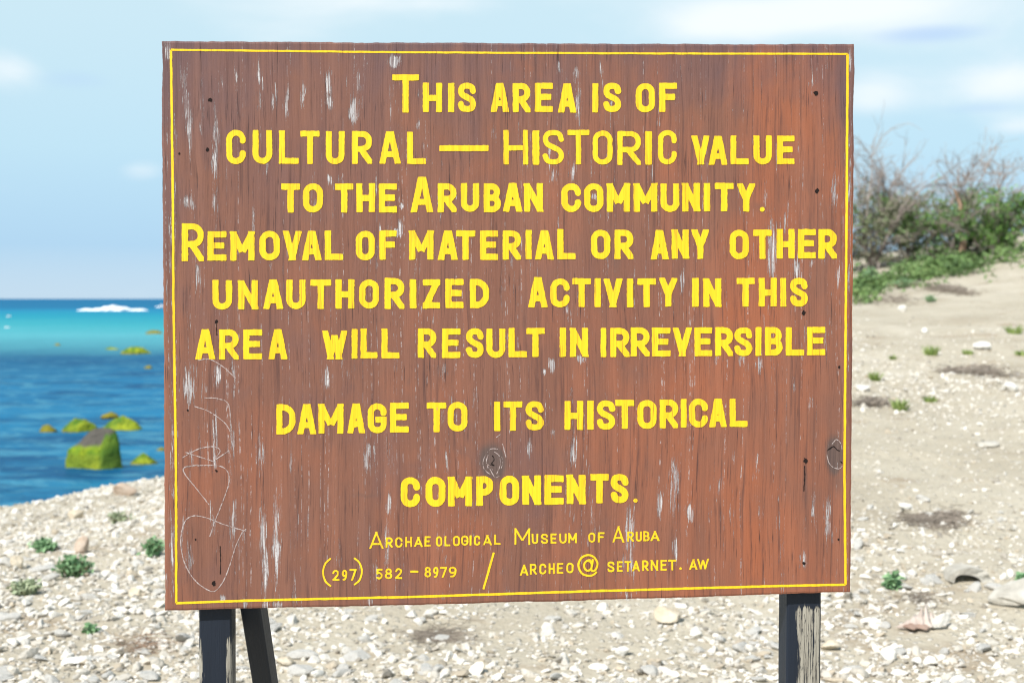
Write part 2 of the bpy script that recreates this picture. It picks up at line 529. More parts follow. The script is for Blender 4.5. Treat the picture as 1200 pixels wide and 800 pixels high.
# the hollow arched stone: a bent shell of limestone open to the camera
def arched_stone():
    p = ground(1140, 683)
    k = p.y / F
    W, H, D, T = 54 * k / 2, 27 * k, 0.15, 0.032
    nx, nr = 22, 8
    vs = []
    prof = []
    for i in range(nx + 1):
        a = math.pi * (0.02 + 0.96 * i / nx)
        x = -math.cos(a) * W; z = (math.sin(a) ** 0.7) * H * (0.80 + 0.2 * math.cos(a + 0.9))
        prof.append((x, z))
    outer, inner = [], []
    for j in range(nr + 1):
        y = D * (j / nr - 0.3)
        for (x, z) in prof:
            nz = mnoise.noise(Vector((x * 14, y * 14, z * 14 + 5)))
            outer.append((x * (1 + .12 * nz) + 0.03 * nz, y + (0.02 * mnoise.noise(Vector((x * 20, 3, z * 20))) if j in (0, nr) else 0), z * (1 + 0.2 * nz) - (0.03 if j == nr else 0)))
            inner.append((x * 0.60 - 0.22 * W, y, z * 0.70 - 0.004))
    n = nx + 1
    vs = outer + inner
    O = len(outer)
    f = []
    for j in range(nr):
        for i in range(nx):
            a = j * n + i
            f.append((a, a + 1, a + n + 1, a + n)); f.append((O + a + 1, O + a, O + a + n, O + a + n + 1))
    for i in range(nx):
        f.append((i + 1, i, O + i, O + i + 1)); a = nr * n + i; f.append((a, a + 1, O + a + 1, O + a))
    for j in range(nr):
        a = j * n; f.append((a, a + n, O + a + n, O + a)); a = j * n + nx; f.append((a + n, a, O + a, O + a + n))
    # closed at the back so the hollow reads dark
    cback = len(vs); vs.append((0, D * 0.72, -0.02))
    for i in range(nx): pass
    me = np_mesh('hollow_stone', vs, [np.array(f)], False)
    o = link_mesh('hollow_stone', me, m_grey, None, p + Vector((0, 0.04, -0.005)))
    tag(o, 'pale arched hollow stone with a dark cave under its left half', 'stone')


arched_stone()


def tilted_slab():
    p = ground(1192, 711)
    k = p.y / F
    v, f = rock_arrays((1, 1, 1), 77, 4, 6, 0.12, 0.6)
    size = np.array([31 * k, 0.11, 0.028])
    v = v * size
    v[:, 2] += 0.9 * np.maximum(v[:, 0], -0.02) ** 2 * 3.0 + 0.018 * fbm(v[:, 0] * 9, v[:, 1] * 9, 3)
    e = np.array(Euler((0.10, -0.30, 0.15)).to_matrix())
    o = link_mesh('stone_slab', np_mesh('stone_slab', v @ e.T, [f], False), m_grey, None, p + Vector((0.01, 0.06, 0.045)))
    tag(o, 'thick grey-beige stone slab tilted up with its shaded underside showing at the right edge', 'stone')


tilted_slab()


def conch():
    p = ground(1076, 736)
    root = empty('conch_shell', p)
    tag(root, 'bleached pinkish conch shell with knobby spikes on the white rubble', 'shell')
    k = p.y / F
    L = 58 * k
    nu, nv = 120, 36
    vs, f = [], []
    for i in range(nu + 1):
        u = i / nu
        x = (u - 0.5) * L
        rad = 0.25 * L * (math.sin(min(u * 1.18, 1.0) * math.pi * 0.5) ** 1.2) * (1 if u < 0.62 else max(1 - (u - 0.62) / 0.40, 0.03) ** 0.8)
        for j in range(nv):
            a = 2 * math.pi * j / nv
            rr = rad
            # spiral ridges on the spire, knobs on the shoulder
            rr *= 1 + 0.10 * math.sin(u * 46 + a)
            for (uc, amp) in ((0.56, 1.0), (0.70, 0.95), (0.82, 0.7)):
                kn = max(math.cos(a * 4 + uc * 9), 0) ** 6
                rr *= 1 + amp * kn * math.exp(-((u - uc) / 0.042) ** 2)
            y, z = math.cos(a) * rr * 0.8, math.sin(a) * rr
            z = max(z, -0.22 * rad - 0.006)
            vs.append((x, y, z + 0.016))
    for i in range(nu):
        for j in range(nv):
            a, b = i * nv + j, i * nv + (j + 1) % nv
            f.append((a, b, b + nv, a + nv))
    o = link_mesh('shell_body', np_mesh('shell_body', vs, [np.array(f)], True), m_conch, root)
    o.rotation_euler = (0, R(-4), R(8))
    # mouth with a flared lip facing the camera
    vs, f = [], []
    nu, nv = 26, 8
    for i in range(nu + 1):
        u = i / nu
        for j in range(nv + 1):
            q = j / nv
            x = (u - 0.55) * L * 0.72
            h = math.sin(u * math.pi) ** 0.7
            vs.append((x, -0.27 * L * h * q - 0.05 * L + 0.015 * math.sin(u * 17) * q, 0.014 + 0.10 * L * h * (1 - q) ** 1.4 + 0.015 * L * q))
    for i in range(nu):
        for j in range(nv):
            a = i * (nv + 1) + j
            f.append((a, a + 1, a + nv + 2, a + nv + 1))
    o = link_mesh('shell_lip', np_mesh('shell_lip', vs, [np.array(f)], True), m_pink, root)
    md = o.modifiers.new('thick', 'SOLIDIFY'); md.thickness = 0.007
    return root


conch()
stone(1103, 726, 19, 24, m_white, 33, 'cream leaning shell-like stone touching the right end of the conch shell', tilt=(0.2, 0.7), deep=0.5)

# rocks in the sea
def sea_rock_material(name, top_dry, hi_, lo_, foot, dryness):
    m, t = mat(name)
    tc = t.n('ShaderNodeTexCoord')
    P = tc.outputs['Object']; G = tc.outputs['Generated']
    z = t.n('ShaderNodeSeparateXYZ', {0: G}).outputs[2]
    n1 = t.noise(P, 2.4, 4, 0.6); n2 = t.noise(P, 9.0, 4, 0.65)
    zz = t.math('ADD', z, t.math('MULTIPLY', t.math('SUBTRACT', n1, 0.5), 0.45))
    c = t.mix(t.step(n1, 0.38, 0.62), lo_ + (1,), hi_ + (1,))
    c = t.mix(t.step(n2, 0.5, 0.72, 0, 0.6), c, tuple(x * 0.45 for x in lo_) + (1,))
    c = t.mix(t.step(zz, 0.52, 0.42, 0, 0.6), c, foot + (1,))
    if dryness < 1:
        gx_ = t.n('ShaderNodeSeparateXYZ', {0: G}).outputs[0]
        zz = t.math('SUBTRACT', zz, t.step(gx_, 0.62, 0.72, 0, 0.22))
        c = t.mix(t.step(gx_, 0.60, 0.72, 0, 0.75), c, (0.035, 0.11, 0.015, 1))  # right side darkened in the colour, standing in for its shade
    c = t.mix(t.step(zz, dryness, dryness + 0.10), c, t.mix(n2, tuple(x * 0.6 for x in top_dry) + (1,), top_dry + (1,)))
    finish(t, c, 0.8, 0.25, n2, 0.12, 0.8)
    return m


m_weed = sea_rock_material("weedy_rock", (0.10, 0.08, 0.06), (0.29, 0.34, 0.02), (0.06, 0.15, 0.012), (0.22, 0.17, 0.03), 1.6)
m_weed2 = sea_rock_material("weedy_dark_rock", (0.12, 0.11, 0.095), (0.33, 0.39, 0.015), (0.07, 0.18, 0.012), (0.20, 0.24, 0.02), 0.60)
m_weed3 = sea_rock_material("brown_weed_rock", (0.10, 0.08, 0.06), (0.26, 0.22, 0.02), (0.15, 0.16, 0.02), (0.22, 0.15, 0.03), 1.6)


def sea_rock(px, py, wpx, hpx, m, seed, label, rz=0.0, deep=0.7, cuts=7, rough=0.2, peak=0.25):
    """py is the waterline row"""
    p = at_sea(px, py)
    k = p.y / F
    size = np.array([wpx * k / 2, wpx * k / 2 * deep, hpx * k])
    v, f = rock_arrays((1, 1, 1), seed, 4, cuts, rough, 0.6)
    e = np.array(Euler((0, 0, rz)).to_matrix())
    v = v * (1 + 0.13 * fbm(v[:, 0] * 3.1 + seed, v[:, 1] * 3.1 + v[:, 2] * 2.3, seed % 40, 4))[:, None]
    v[:, :2] *= (1 - peak * np.clip(v[:, 2], 0, 1))[:, None]
    v = (v @ e.T) * size
    v[:, 2] = np.maximum(v[:, 2], -size[2] * 0.6)
    o = link_mesh('sea_rock', np_mesh('sea_rock', v, [f], True), m, None, p + Vector((0, size[1] * 0.6, -size[2] * 0.02)))
    tag(o, label, 'rock', 'weed covered rocks standing in the sea')
    return o


def main_rock():
    p = at_sea(108, 552)
    k = p.y / F
    s = k
    # faceted block: wide foot, sloping grey top, bright weedy front and shaded right side
    V0 = [(-34, 0, -8), (14, -14, -8), (37, 10, -8), (10, 40, -8), (-30, 34, -8),
          (-33, 0, 24), (13, -10, 19), (28, 8, 26), (12, 30, 40), (-27, 26, 27),
          (-2, 10, 52), (20, 14, 50)]
    V0 = [Vector(q) * s for q in V0]
    bm = bmesh.new()
    for q in V0: bm.verts.new(q)
    bmesh.ops.convex_hull(bm, input=bm.verts)
    bmesh.ops.triangulate(bm, faces=bm.faces)
    bmesh.ops.subdivide_edges(bm, edges=bm.edges, cuts=7, use_grid_fill=True)
    for _ in range(3): bmesh.ops.smooth_vert(bm, verts=bm.verts, factor=0.4, use_axis_x=True, use_axis_y=True, use_axis_z=True)
    for v in bm.verts:
        n = mnoise.fractal(v.co * 3.0, 1.0, 2.0, 4)
        v.co += v.co.normalized() * 0.05 * n
    me = bpy.data.meshes.new('sea_rock'); bm.to_mesh(me); bm.free()
    for q in me.polygons: q.use_smooth = True
    o = link_mesh('sea_rock', me, m_weed2, None, p + Vector((0, 0.1, 0)))
    tag(o, 'large block rock in the sea with bare grey top and bright green weed below', 'rock', 'weed covered rocks standing in the sea')


main_rock()
sea_rock(92, 507, 46, 17, m_weed, 41, 'rounded green and ochre boulder behind the grey-topped block, left of the greenest boulder')
sea_rock(138, 506, 54, 19, m_weed, 42, 'broad bright green boulder behind the grey-topped block, on its right', rough=0.14)
sea_rock(54, 507, 22, 9, m_weed3, 43, 'small brown-green rock furthest left beside the rounded ochre boulder')
sea_rock(127, 488, 22, 5, m_weed3, 44, 'flat ochre rock just peeping up behind the broad bright green boulder')
sea_rock(167, 543, 34, 13, m_weed, 45, 'small pointed dark green rock in the water right of the grey-topped block', cuts=9, peak=0.85)
sea_rock(189, 528, 12, 4, m_weed3, 46, 'tiny brown rock touching the left edge of the sign')
sea_rock(159, 414, 40, 8, m_weed, 47, 'low green reef rock further out at the edge of the turquoise water')
sea_rock(130, 410, 18, 3, m_weed, 48, 'thin flat green rock left of the low reef rock')
sea_rock(174, 432, 12, 4, m_weed3, 49, 'small olive rock in the blue water just nearer than the low reef rock')
sea_rock(180, 391, 22, 4, m_weed3, 50, 'farthest ochre reef rock out in the pale turquoise water by the sign')
sea_rock(67, 405, 9, 3, m_weed3, 51, 'tiny brown rock alone far out in the pale turquoise water')

# breaking wave far out
m_foam, t = mat("sea_foam")
P = t.n('ShaderNodeTexCoord').outputs['Object']
n = t.noise(P, 0.8, 5, 0.65)
finish(t, t.ramp(n, [(0.3, (0.72, 0.76, 0.78)), (0.6, (0.86, 0.87, 0.87))]), 0.9, 0.1, n, 0.5, 0.8)


def breaker(px, py, wpx, hpx, seed, label):
    p = at_sea(px, py)
    k = p.y / F
    Lx, H = wpx * k, hpx * k
    nx, na = 60, 12
    vs, f = [], []
    for i in range(nx + 1):
        u = i / nx
        env = (math.sin(math.pi * u) ** 0.4) * (0.62 + 0.45 * math.exp(-((u - 0.52) / 0.12) ** 2) + 0.45 * mnoise.fractal(Vector((u * 7, seed * 3.1, 0)), 1.0, 2.0, 3))
        for j in range(na):
            a = math.pi * j / (na - 1)
            rr = 1 + 0.35 * mnoise.fractal(Vector((u * 9, a * 1.3, seed)), 1.0, 2.0, 4)
            vs.append(((u - 0.5) * Lx, -math.cos(a) * H * 2.2 * env * rr, math.sin(a) * H * env * rr - 0.05))
    for i in range(nx):
        for j in range(na - 1):
            a = i * na + j
            f.append((a, a + 1, a + na + 1, a + na))
    o = link_mesh('breaking_wave', np_mesh('breaking_wave', vs, [np.array(f)], True), m_foam, None, p)
    tag(o, label, 'wave', 'white breaking waves out at sea')


breaker(132, 364, 86, 5.6, 1, 'long white breaking wave far out near the horizon')
breaker(10, 371, 6, 2, 2, 'small faint whitecap near the photo edge, the farther of two')
breaker(8, 384, 9, 2.2, 3, 'small faint whitecap near the photo edge, the nearer of two')
breaker(189, 360, 14, 3, 4, 'short white crest just visible beside the sign edge near the horizon')

# ------------------------------------------------------------------ plants
def leaf_material(name, c0, c1, c2, scale=8.0):
    m, t = mat(name)
    P = t.n('ShaderNodeTexCoord').outputs['Object']
    at = t.n('ShaderNodeAttribute', attribute_name='tone').outputs['Fac']
    n = t.noise(P, scale, 3, 0.6)
    c = t.ramp(t.math('ADD', t.math('MULTIPLY', n, 0.5), t.math('MULTIPLY', at, 0.5)), [(0.25, c0), (0.5, c1), (0.75, c2)])
    finish(t, c, 0.65, 0.3, None, extra={'Subsurface Weight': 0.0})
    return m


m_leaf = leaf_material("shrub_leaf", (0.06, 0.12, 0.05), (0.11, 0.23, 0.055), (0.19, 0.34, 0.08), 2.0)
m_leaf2 = leaf_material("dry_shrub_leaf", (0.17, 0.155, 0.12), (0.20, 0.20, 0.13), (0.14, 0.22, 0.08), 2.0)
m_herb = leaf_material("beach_herb_leaf", (0.12, 0.24, 0.11), (0.19, 0.34, 0.17), (0.29, 0.44, 0.24), 20.0)
m_herb2 = leaf_material("pale_herb_leaf", (0.26, 0.31, 0.19), (0.34, 0.40, 0.25), (0.42, 0.47, 0.31), 20.0)
m_blade = leaf_material("grass_blade", (0.13, 0.20, 0.05), (0.21, 0.29, 0.08), (0.30, 0.37, 0.13), 20.0)
m_twig, t = mat("bare_grey_twig")
P = t.n('ShaderNodeTexCoord').outputs['Object']
n = t.noise(P, 6, 4, 0.6)
finish(t, t.ramp(n, [(0.3, (0.22, 0.18, 0.16)), (0.6, (0.36, 0.31, 0.28)), (0.8, (0.45, 0.41, 0.37))]), 0.9, 0.1)
m_bark, t = mat("brown_bark")
P = t.n('ShaderNodeTexCoord').outputs['Object']
n = t.noise(P, 9, 4, 0.6)
finish(t, t.ramp(n, [(0.3, (0.20, 0.13, 0.09)), (0.7, (0.40, 0.28, 0.20))]), 0.9, 0.1, n, 0.02)
m_litter, t = mat("dark_litter")
P = t.n('ShaderNodeTexCoord').outputs['Object']
n = t.noise(P, 14, 4, 0.6)
finish(t, t.ramp(n, [(0.3, (0.20, 0.17, 0.14)), (0.6, (0.29, 0.25, 0.21)), (0.8, (0.38, 0.33, 0.28))]), 0.95, 0.1)


class Tubes:
    def __init__(self, sides=5):
        self.v, self.f, self.n, self.s = [], [], 0, sides

    def add(self, pts, r0, r1):
        n = len(pts)
        s = self.s
        for i, p in enumerate(pts):
            d = (pts[min(i + 1, n - 1)] - pts[max(i - 1, 0)])
            d = d.normalized() if d.length > 1e-9 else Vector((0, 0, 1))
            a = d.cross(Vector((0.3, 0.9, 0.2))).normalized(); b = d.cross(a)
            rr = r0 + (r1 - r0) * i / max(n - 1, 1)
            for k in range(s):
                an = 2 * math.pi * k / s
                self.v.append(p + (a * math.cos(an) + b * math.sin(an)) * rr)
        for i in range(n - 1):
            for k in range(s):
                x = self.n + i * s + k; y = self.n + i * s + (k + 1) % s
                self.f.append((x, y, y + s, x + s))
        self.n += n * s

    def mesh(self, name):
        return np_mesh(name, [tuple(q) for q in self.v], [np.array(self.f)], True)


class Leaves:
    def __init__(self): self.v, self.f, self.t = [], [], []

    def add(self, p, size, rnd, up=0.5, aspect=0.5, tone=None):
        d = Vector((rnd.gauss(0, 1), rnd.gauss(0, 1), rnd.gauss(0, 0.6) + up)).normalized()
        a = d.cross(Vector((rnd.gauss(0, 1), rnd.gauss(0, 1), rnd.gauss(0, 1)))).normalized()
        n = len(self.v)
        s = size * rnd.uniform(0.6, 1.3)
        bend = Vector((0, 0, -0.15 * s))
        self.v += [p, p + d * s * 0.5 + a * s * aspect * 0.5, p + d * s + bend, p + d * s * 0.5 - a * s * aspect * 0.5]
        self.f.append((n, n + 1, n + 2, n + 3))
        self.t += [tone if tone is not None else rnd.random()] * 4

    def mesh(self, name):
        return np_mesh(name, [tuple(q) for q in self.v], [np.array(self.f)], False, {'tone': self.t})


def limb(start, d, length, rnd, nseg=7, wob=0.25, grav=0.0):
    pts = [start.copy()]
    d = d.normalized()
    for i in range(nseg):
        d = (d + Vector((rnd.gauss(0, wob), rnd.gauss(0, wob), rnd.gauss(0, wob) + grav)) * 0.5).normalized()
        pts.append(pts[-1] + d * (length / nseg))
    return pts


def shrub(name, px, Y, height, spread, seed, label, leafy, leafmat, bare=0.5, stems=8, lean=0.0, leaf_top=0.65, trunk=None):
    """multi-stemmed thorny shrub; branches are one mesh, leaves another"""
    rnd = random.Random(seed)
    X = (px - 600) / F * Y
    root = empty(name, (X, Y, float(terrain(X, Y)) - 0.03))
    tag(root, label, 'shrub', 'thorny shrubs on the crest of the slope')
    T, T2, Lf, = Tubes(5), Tubes(3), Leaves()
    for sidx in range(stems):
        az = 2 * math.pi * (sidx + rnd.random() * 0.8) / stems
        tilt = rnd.uniform(0.15, 1.0) * spread
        d = Vector((math.cos(az) * tilt * 1.25 + lean, math.sin(az) * tilt, 1.0))
        L = height * rnd.uniform(0.75, 1.15)
        st = limb(Vector((rnd.gauss(0, 0.12), rnd.gauss(0, 0.12), 0)), d, L, rnd, 9, 0.28, -0.05)
        T.add(st, 0.032, 0.010)
        for b in range(11):
            i = rnd.randint(1, 8)
            p = st[i]
            dd = (st[i] - st[i - 1]).normalized() + Vector((rnd.gauss(0, 0.8), rnd.gauss(0, 0.8), rnd.gauss(0.1, 0.5)))
            br = limb(p, dd, height * rnd.uniform(0.22, 0.48), rnd, 6, 0.35, 0.02)
            T2.add(br, 0.012, 0.005)
            for k in range(9):
                j = rnd.randint(1, 6)
                q = br[j]
                d3 = (br[j] - br[j - 1]).normalized() + Vector((rnd.gauss(0, 0.8), rnd.gauss(0, 0.8), rnd.gauss(0.0, 0.6)))
                tw = limb(q, d3, height * rnd.uniform(0.08, 0.2), rnd, 4, 0.4, 0.02)
                T2.add(tw, 0.006, 0.003)
                hh = q.z / height
                patch = mnoise.noise(Vector((q.x * 1.3 + seed, q.y * 1.3, q.z * 1.6)))
                if hh < leaf_top + 0.25 * patch and rnd.random() < leafy * (0.10 + 2.2 * max(patch + 0.12, 0) + 1.1 * max(0.40 - hh, 0)):
                    tone = min(max(0.5 + 0.6 * patch + rnd.gauss(0, 0.15), 0), 1)
                    for _ in range(20):
                        c = tw[rnd.randint(0, 4)] + Vector((rnd.gauss(0, 0.035), rnd.gauss(0, 0.035), rnd.gauss(0, 0.03)))
                        Lf.add(c, 0.065, rnd, 0.3, 0.6, tone + rnd.gauss(0, 0.1))
    link_mesh('branches', T.mesh('branches'), m_twig, root)
    link_mesh('twigs', T2.mesh('twigs'), m_twig, root)
    if Lf.f: link_mesh('foliage', Lf.mesh('foliage'), leafmat, root)
    if trunk:
        T3 = Tubes(7)
        pts = [Vector(q) for q in trunk]
        T3.add(pts, 0.075, 0.035)
        link_mesh('trunk', T3.mesh('trunk'), m_bark, root)
    return root


shrub('thorny_shrub', 1018, 30.5, 2.5, 0.75, 3, 'grey half-bare shrub partly hidden by the sign with one long bare branch leaning right', 0.7, m_leaf2, leaf_top=0.6, stems=9, lean=0.15)
shrub('thorny_shrub', 1068, 31.5, 2.5, 0.8, 5, 'bushy shrub with a green crown under bare twigs, next to the half-bare one', 0.85, m_leaf, leaf_top=0.50, stems=9)
shrub('thorny_shrub', 1122, 30.6, 2.2, 0.75, 8, 'shrub with a bare forked brown trunk showing between the greener shrubs', 0.85, m_leaf, leaf_top=0.52, stems=9, trunk=[(-0.1, -0.5, 0), (-0.05, -0.55, 0.35), (-0.2, -0.6, 0.7), (-0.12, -0.55, 1.1), (-0.25, -0.5, 1.45)])
shrub('thorny_shrub', 1165, 30.0, 1.7, 0.9, 12, 'low dense green shrub right of the one with a brown trunk, nearest the photo edge', 1.0, m_leaf, leaf_top=0.75, stems=9)
shrub('thorny_shrub', 965, 31.0, 2.0, 0.8, 14, 'shrub almost wholly hidden behind the right edge of the sign', 0.6, m_leaf2, leaf_top=0.6, stems=6)

# low creeper along the foot of the shrubs: uncountable ground cover
rnd = random.Random(5)
Lf = Leaves()
cover = [(1030, 301, 34, 7, 700), (1075, 296, 40, 7, 700), (1125, 292, 40, 7, 800), (1170, 289, 40, 6, 800), (1010, 312, 18, 8, 450), (1012, 326, 16, 10, 450), (1150, 290, 60, 4, 500)]
for (px, py, rx, ry, n) in cover:
    for _ in range(n):
        X = (px + rnd.gauss(0, rx * 0.55) - 600) / F
        Y = 28.9 + rnd.gauss(0, 0.9) - abs(rnd.gauss(0, 0.8)) - (py - 292) * 0.12
        X *= Y
        z = float(terrain(X, Y))
        hmax = 0.42 * max(0.05, 0.35 + 0.9 * mnoise.noise(Vector((X * 1.7, Y * 1.7, 0)))) + 0.05
        if mnoise.noise(Vector((X * 0.9 + 4, Y * 0.9, 7))) < 0.02: continue
        for _k in range(3):
            Lf.add(Vector((X + rnd.gauss(0, 0.06), Y + rnd.gauss(0, 0.06), z + rnd.random() * hmax)), 0.075, rnd, 0.5, 0.7, 0.5 + 0.5 * mnoise.noise(Vector((X * 1.2, Y * 1.2, 3))) + rnd.gauss(0, 0.12))
o = link_mesh('creeper_ground_cover', Lf.mesh('creeper_ground_cover'), leaf_material("creeper_leaf", (0.07, 0.12, 0.045), (0.13, 0.22, 0.07), (0.21, 0.29, 0.11), 1.0))
tag(o, 'low green creeper growing along the foot of the shrubs', 'ground cover', kind='stuff')


def herb(px, py, wpx, hpx, m, seed, label, name='beach_herb', n=None, cat='plant', leaf=None):
    """py = row of its foot; a low mound of small leaves on short stems"""
    rnd = random.Random(seed)
    p = ground(px, py)
    k = p.y / F
    W, H = wpx * k / 2, hpx * k
    root = empty(name, p)
    tag(root, label, cat)
    T, Lf = Tubes(4), Leaves()
    n = n or int(18 + wpx * 1.3)
    ls = leaf or max(0.028, 0.10 * H + 0.012)
    for i in range(n):
        a = rnd.uniform(0, 6.28); q = rnd.random() ** 0.6
        tip = Vector((math.cos(a) * W * q, math.sin(a) * W * q * 0.8, H * (1.05 - 0.65 * q * q) * rnd.uniform(0.6, 1.05)))
        mid = Vector((tip.x * 0.4, tip.y * 0.4, tip.z * 0.65))
        foot = Vector((tip.x * 0.15, tip.y * 0.15, -0.01))
        T.add([foot, mid, tip], 0.003, 0.0015)
        for j in range(11):
            u = rnd.random()
            c = mid.lerp(tip, u) if u > 0.3 else foot.lerp(mid, 0.4 + u)
            Lf.add(c + Vector((rnd.gauss(0, 0.01), rnd.gauss(0, 0.01), rnd.gauss(0, 0.008))), ls, rnd, 0.6, 0.55)
    link_mesh('stem', T.mesh('stem'), m_bark, root)
    link_mesh('foliage', Lf.mesh('foliage'), m, root)


def tuft(px, py, wpx, hpx, m, seed, label, n=70):
    rnd = random.Random(seed)
    p = ground(px, py)
    k = p.y / F
    W, H = wpx * k / 2, hpx * k
    v, f, tn = [], [], []
    for i in range(n):
        a = rnd.uniform(0, 6.28); q = rnd.random() ** 0.5
        b = Vector((math.cos(a) * W * q * 0.6, math.sin(a) * W * q * 0.5, -0.01))
        d = Vector((math.cos(a) * 0.5 * q + rnd.gauss(0, 0.25), math.sin(a) * 0.5 * q + rnd.gauss(0, 0.25), 1)).normalized()
        L = H * rnd.uniform(0.5, 1.15); wd = 0.006 + 0.004 * rnd.random()
        s = Vector((rnd.gauss(0, 1), rnd.gauss(0, 1), 0)).normalized() * wd
        c = len(v)
        m1 = b + d * L * 0.6; tip = b + d * L + Vector((d.x, d.y, -0.1)) * L * 0.25
        v += [b - s, b + s, m1 + s * 0.8, m1 - s * 0.8, tip + s * 0.1, tip - s * 0.1]
        f += [(c, c + 1, c + 2, c + 3), (c + 3, c + 2, c + 4, c + 5)]
        tn += [rnd.random()] * 6
    o = link_mesh('grass_tuft', np_mesh('grass_tuft', [tuple(q) for q in v], [np.array(f)], False, {'tone': tn}), m, None, p)
    tag(o, label, 'grass tuft', 'grass tufts on the sandy slope')


herb(87, 676, 44, 26, m_herb, 1, 'bright green leafy herb, largest on the rubble left of the sign')
herb(52, 645, 26, 13, m_herb, 2, 'small dark green herb up-slope left of the largest bright herb')
herb(180, 652, 24, 20, m_herb, 3, 'grey-green herb close against the left edge of the sign')
herb(30, 696, 36, 14, m_herb2, 4, 'pale low herb nearest the bottom left of the photo')
herb(140, 612, 36, 12, m_herb2, 5, 'faded sparse herb near the crest of the beach, left of the sign', n=28)
herb(1046, 690, 16, 17, m_herb, 6, 'small bright green sprig on the rubble behind the conch shell')
herb(107, 741, 9, 5, m_herb, 7, 'tiny green sprout alone on the rubble at lower left', n=10)
herb(1058, 338, 46, 12, m_herb, 8, 'flat spread of green creeper on the slope right of the sign', n=120)
herb(1020, 336, 30, 22, m_herb, 9, 'upright dark green herb clump against the right edge of the sign, up-slope', n=90)
herb(1090, 354, 16, 8, m_herb, 10, 'small green clump beside the brown twig heap on the slope', n=40)
herb(1198, 682, 8, 8, m_herb, 11, 'tiny green sprig cut by the right edge of the photo', n=14)
tuft(1055, 480, 20, 15, m_blade, 1, 'yellow-green grass tuft nearest the sign on the bare slope')
tuft(1090, 471, 16, 9, m_blade, 2, 'short green grass tuft among white stones, right of the yellowish one')
tuft(1026, 446, 13, 13, m_blade, 3, 'thin grass tuft beside the sign edge above the white stone')
tuft(1091, 416, 20, 13, m_blade, 4, 'bright grass tuft below the white stones halfway up the slope')
tuft(1134, 415, 16, 7, m_blade, 5, 'olive grass tuft just left of the long white stone')
tuft(1189, 391, 22, 12, m_blade, 6, 'grass tuft high on the slope by the right photo edge, topmost of the tufts')
tuft(1046, 421, 10, 7, m_blade, 7, 'faint small grass tuft left of the bright grass tuft', 40)
tuft(1196, 416, 14, 8, m_blade, 8, 'grass tuft by the right photo edge just below the topmost tuft', 40)


def litter(px, py, wpx, hpx, seed, label, n=260, m=None, high=0.05, thick=0.004):
    """a flat drift of dry twigs and weed"""
    rnd = random.Random(seed)
    p = ground(px, py)
    T = Tubes(3)
    a0, a1 = ground(px - wpx / 2, py), ground(px + wpx / 2, py)
    W = (a1 - a0).length / 2
    D = max((ground(px, py - hpx / 2) - ground(px, py + hpx / 2)).length / 2, 0.12)
    for i in range(n):
        if i % 24 == 0: cx_, cy_, cs_ = rnd.gauss(0, 0.33), rnd.gauss(0, 0.33), rnd.uniform(0.14, 0.32)
        x, y = (cx_ + rnd.gauss(0, cs_)) * W, (cy_ + rnd.gauss(0, cs_ * 1.3)) * D
        y += x * rnd.uniform(0.0, 0.25)
        z = float(terrain(p.x + x, p.y + y)) - p.z + rnd.random() * high
        d = Vector((rnd.gauss(0, 1), rnd.gauss(0, 0.5), rnd.gauss(0, 0.05)))
        pts = limb(Vector((x, y, z)), d, rnd.uniform(0.04, 0.16), rnd, 4, 0.4)
        for q in pts: q.z = float(terrain(p.x + q.x, p.y + q.y)) - p.z + max(min(q.z - (float(terrain(p.x + q.x, p.y + q.y)) - p.z), high), 0.002)
        T.add(pts, thick * rnd.uniform(0.35, 1.1), thick * 0.4)
    o = link_mesh('twig_litter', T.mesh('twig_litter'), m or m_litter, None, p)
    tag(o, label, 'twig litter', 'drifts of dry twigs and weed', 'thing')


litter(1142, 438, 76, 10, 1, 'long dark grey litter mound among white stones on the right slope', 460, None, 0.04, 0.006)
litter(1016, 474, 34, 9, 2, 'grey litter patch against the right edge of the sign', 200, None, 0.04, 0.006)
litter(1100, 610, 96, 22, 3, 'widest brown twig drift on the bare sand right of the sign', 430, None, 0.015, 0.003)
litter(1112, 341, 36, 12, 4, 'heap of brown twigs high on the slope below the shrubs', 520, None, 0.08, 0.008)
litter(1030, 352, 50, 16, 5, 'brown dead twigs low beside the sign edge on the slope', 280, None, 0.07, 0.008)
litter(520, 745, 90, 16, 6, 'thin grey twig drift on the rubble below the sign', 180, None, 0.008, 0.002)
litter(170, 761, 26, 12, 7, 'small dry brown root tuft on the rubble beside the left post', 70, m_bark, 0.06, 0.002)
litter(1080, 707, 40, 8, 8, 'thin brown twig scrap between the arched stone and the conch shell', 60, None, 0.01, 0.002)

# ------------------------------------------------------------------ the sign
TH = math.atan(0.06)
ROOT = Vector((0, 2.5, 0))
NB = np.array([-math.sin(TH), math.cos(TH)])
TB = np.array([math.cos(TH), math.sin(TH)])


def loc(px, py, t=0.0):
    """point of the sign's own frame (x along, y depth, z up) seen at a photograph pixel, at depth t behind the front face"""
    dx, dy, dz = ray(px, py)
    s = (t + NB[1] * ROOT.y) / (NB[0] * dx + NB[1] * dy)
    X, Y, Z = dx * s, dy * s - ROOT.y, CAM.z + dz * s
    return np.stack([X * TB[0] + Y * TB[1], X * NB[0] + Y * NB[1], Z], -1)


sign = empty('information_sign', ROOT, TH)
tag(sign, 'weathered brown wooden notice board with yellow painted lettering on black posts', 'sign')

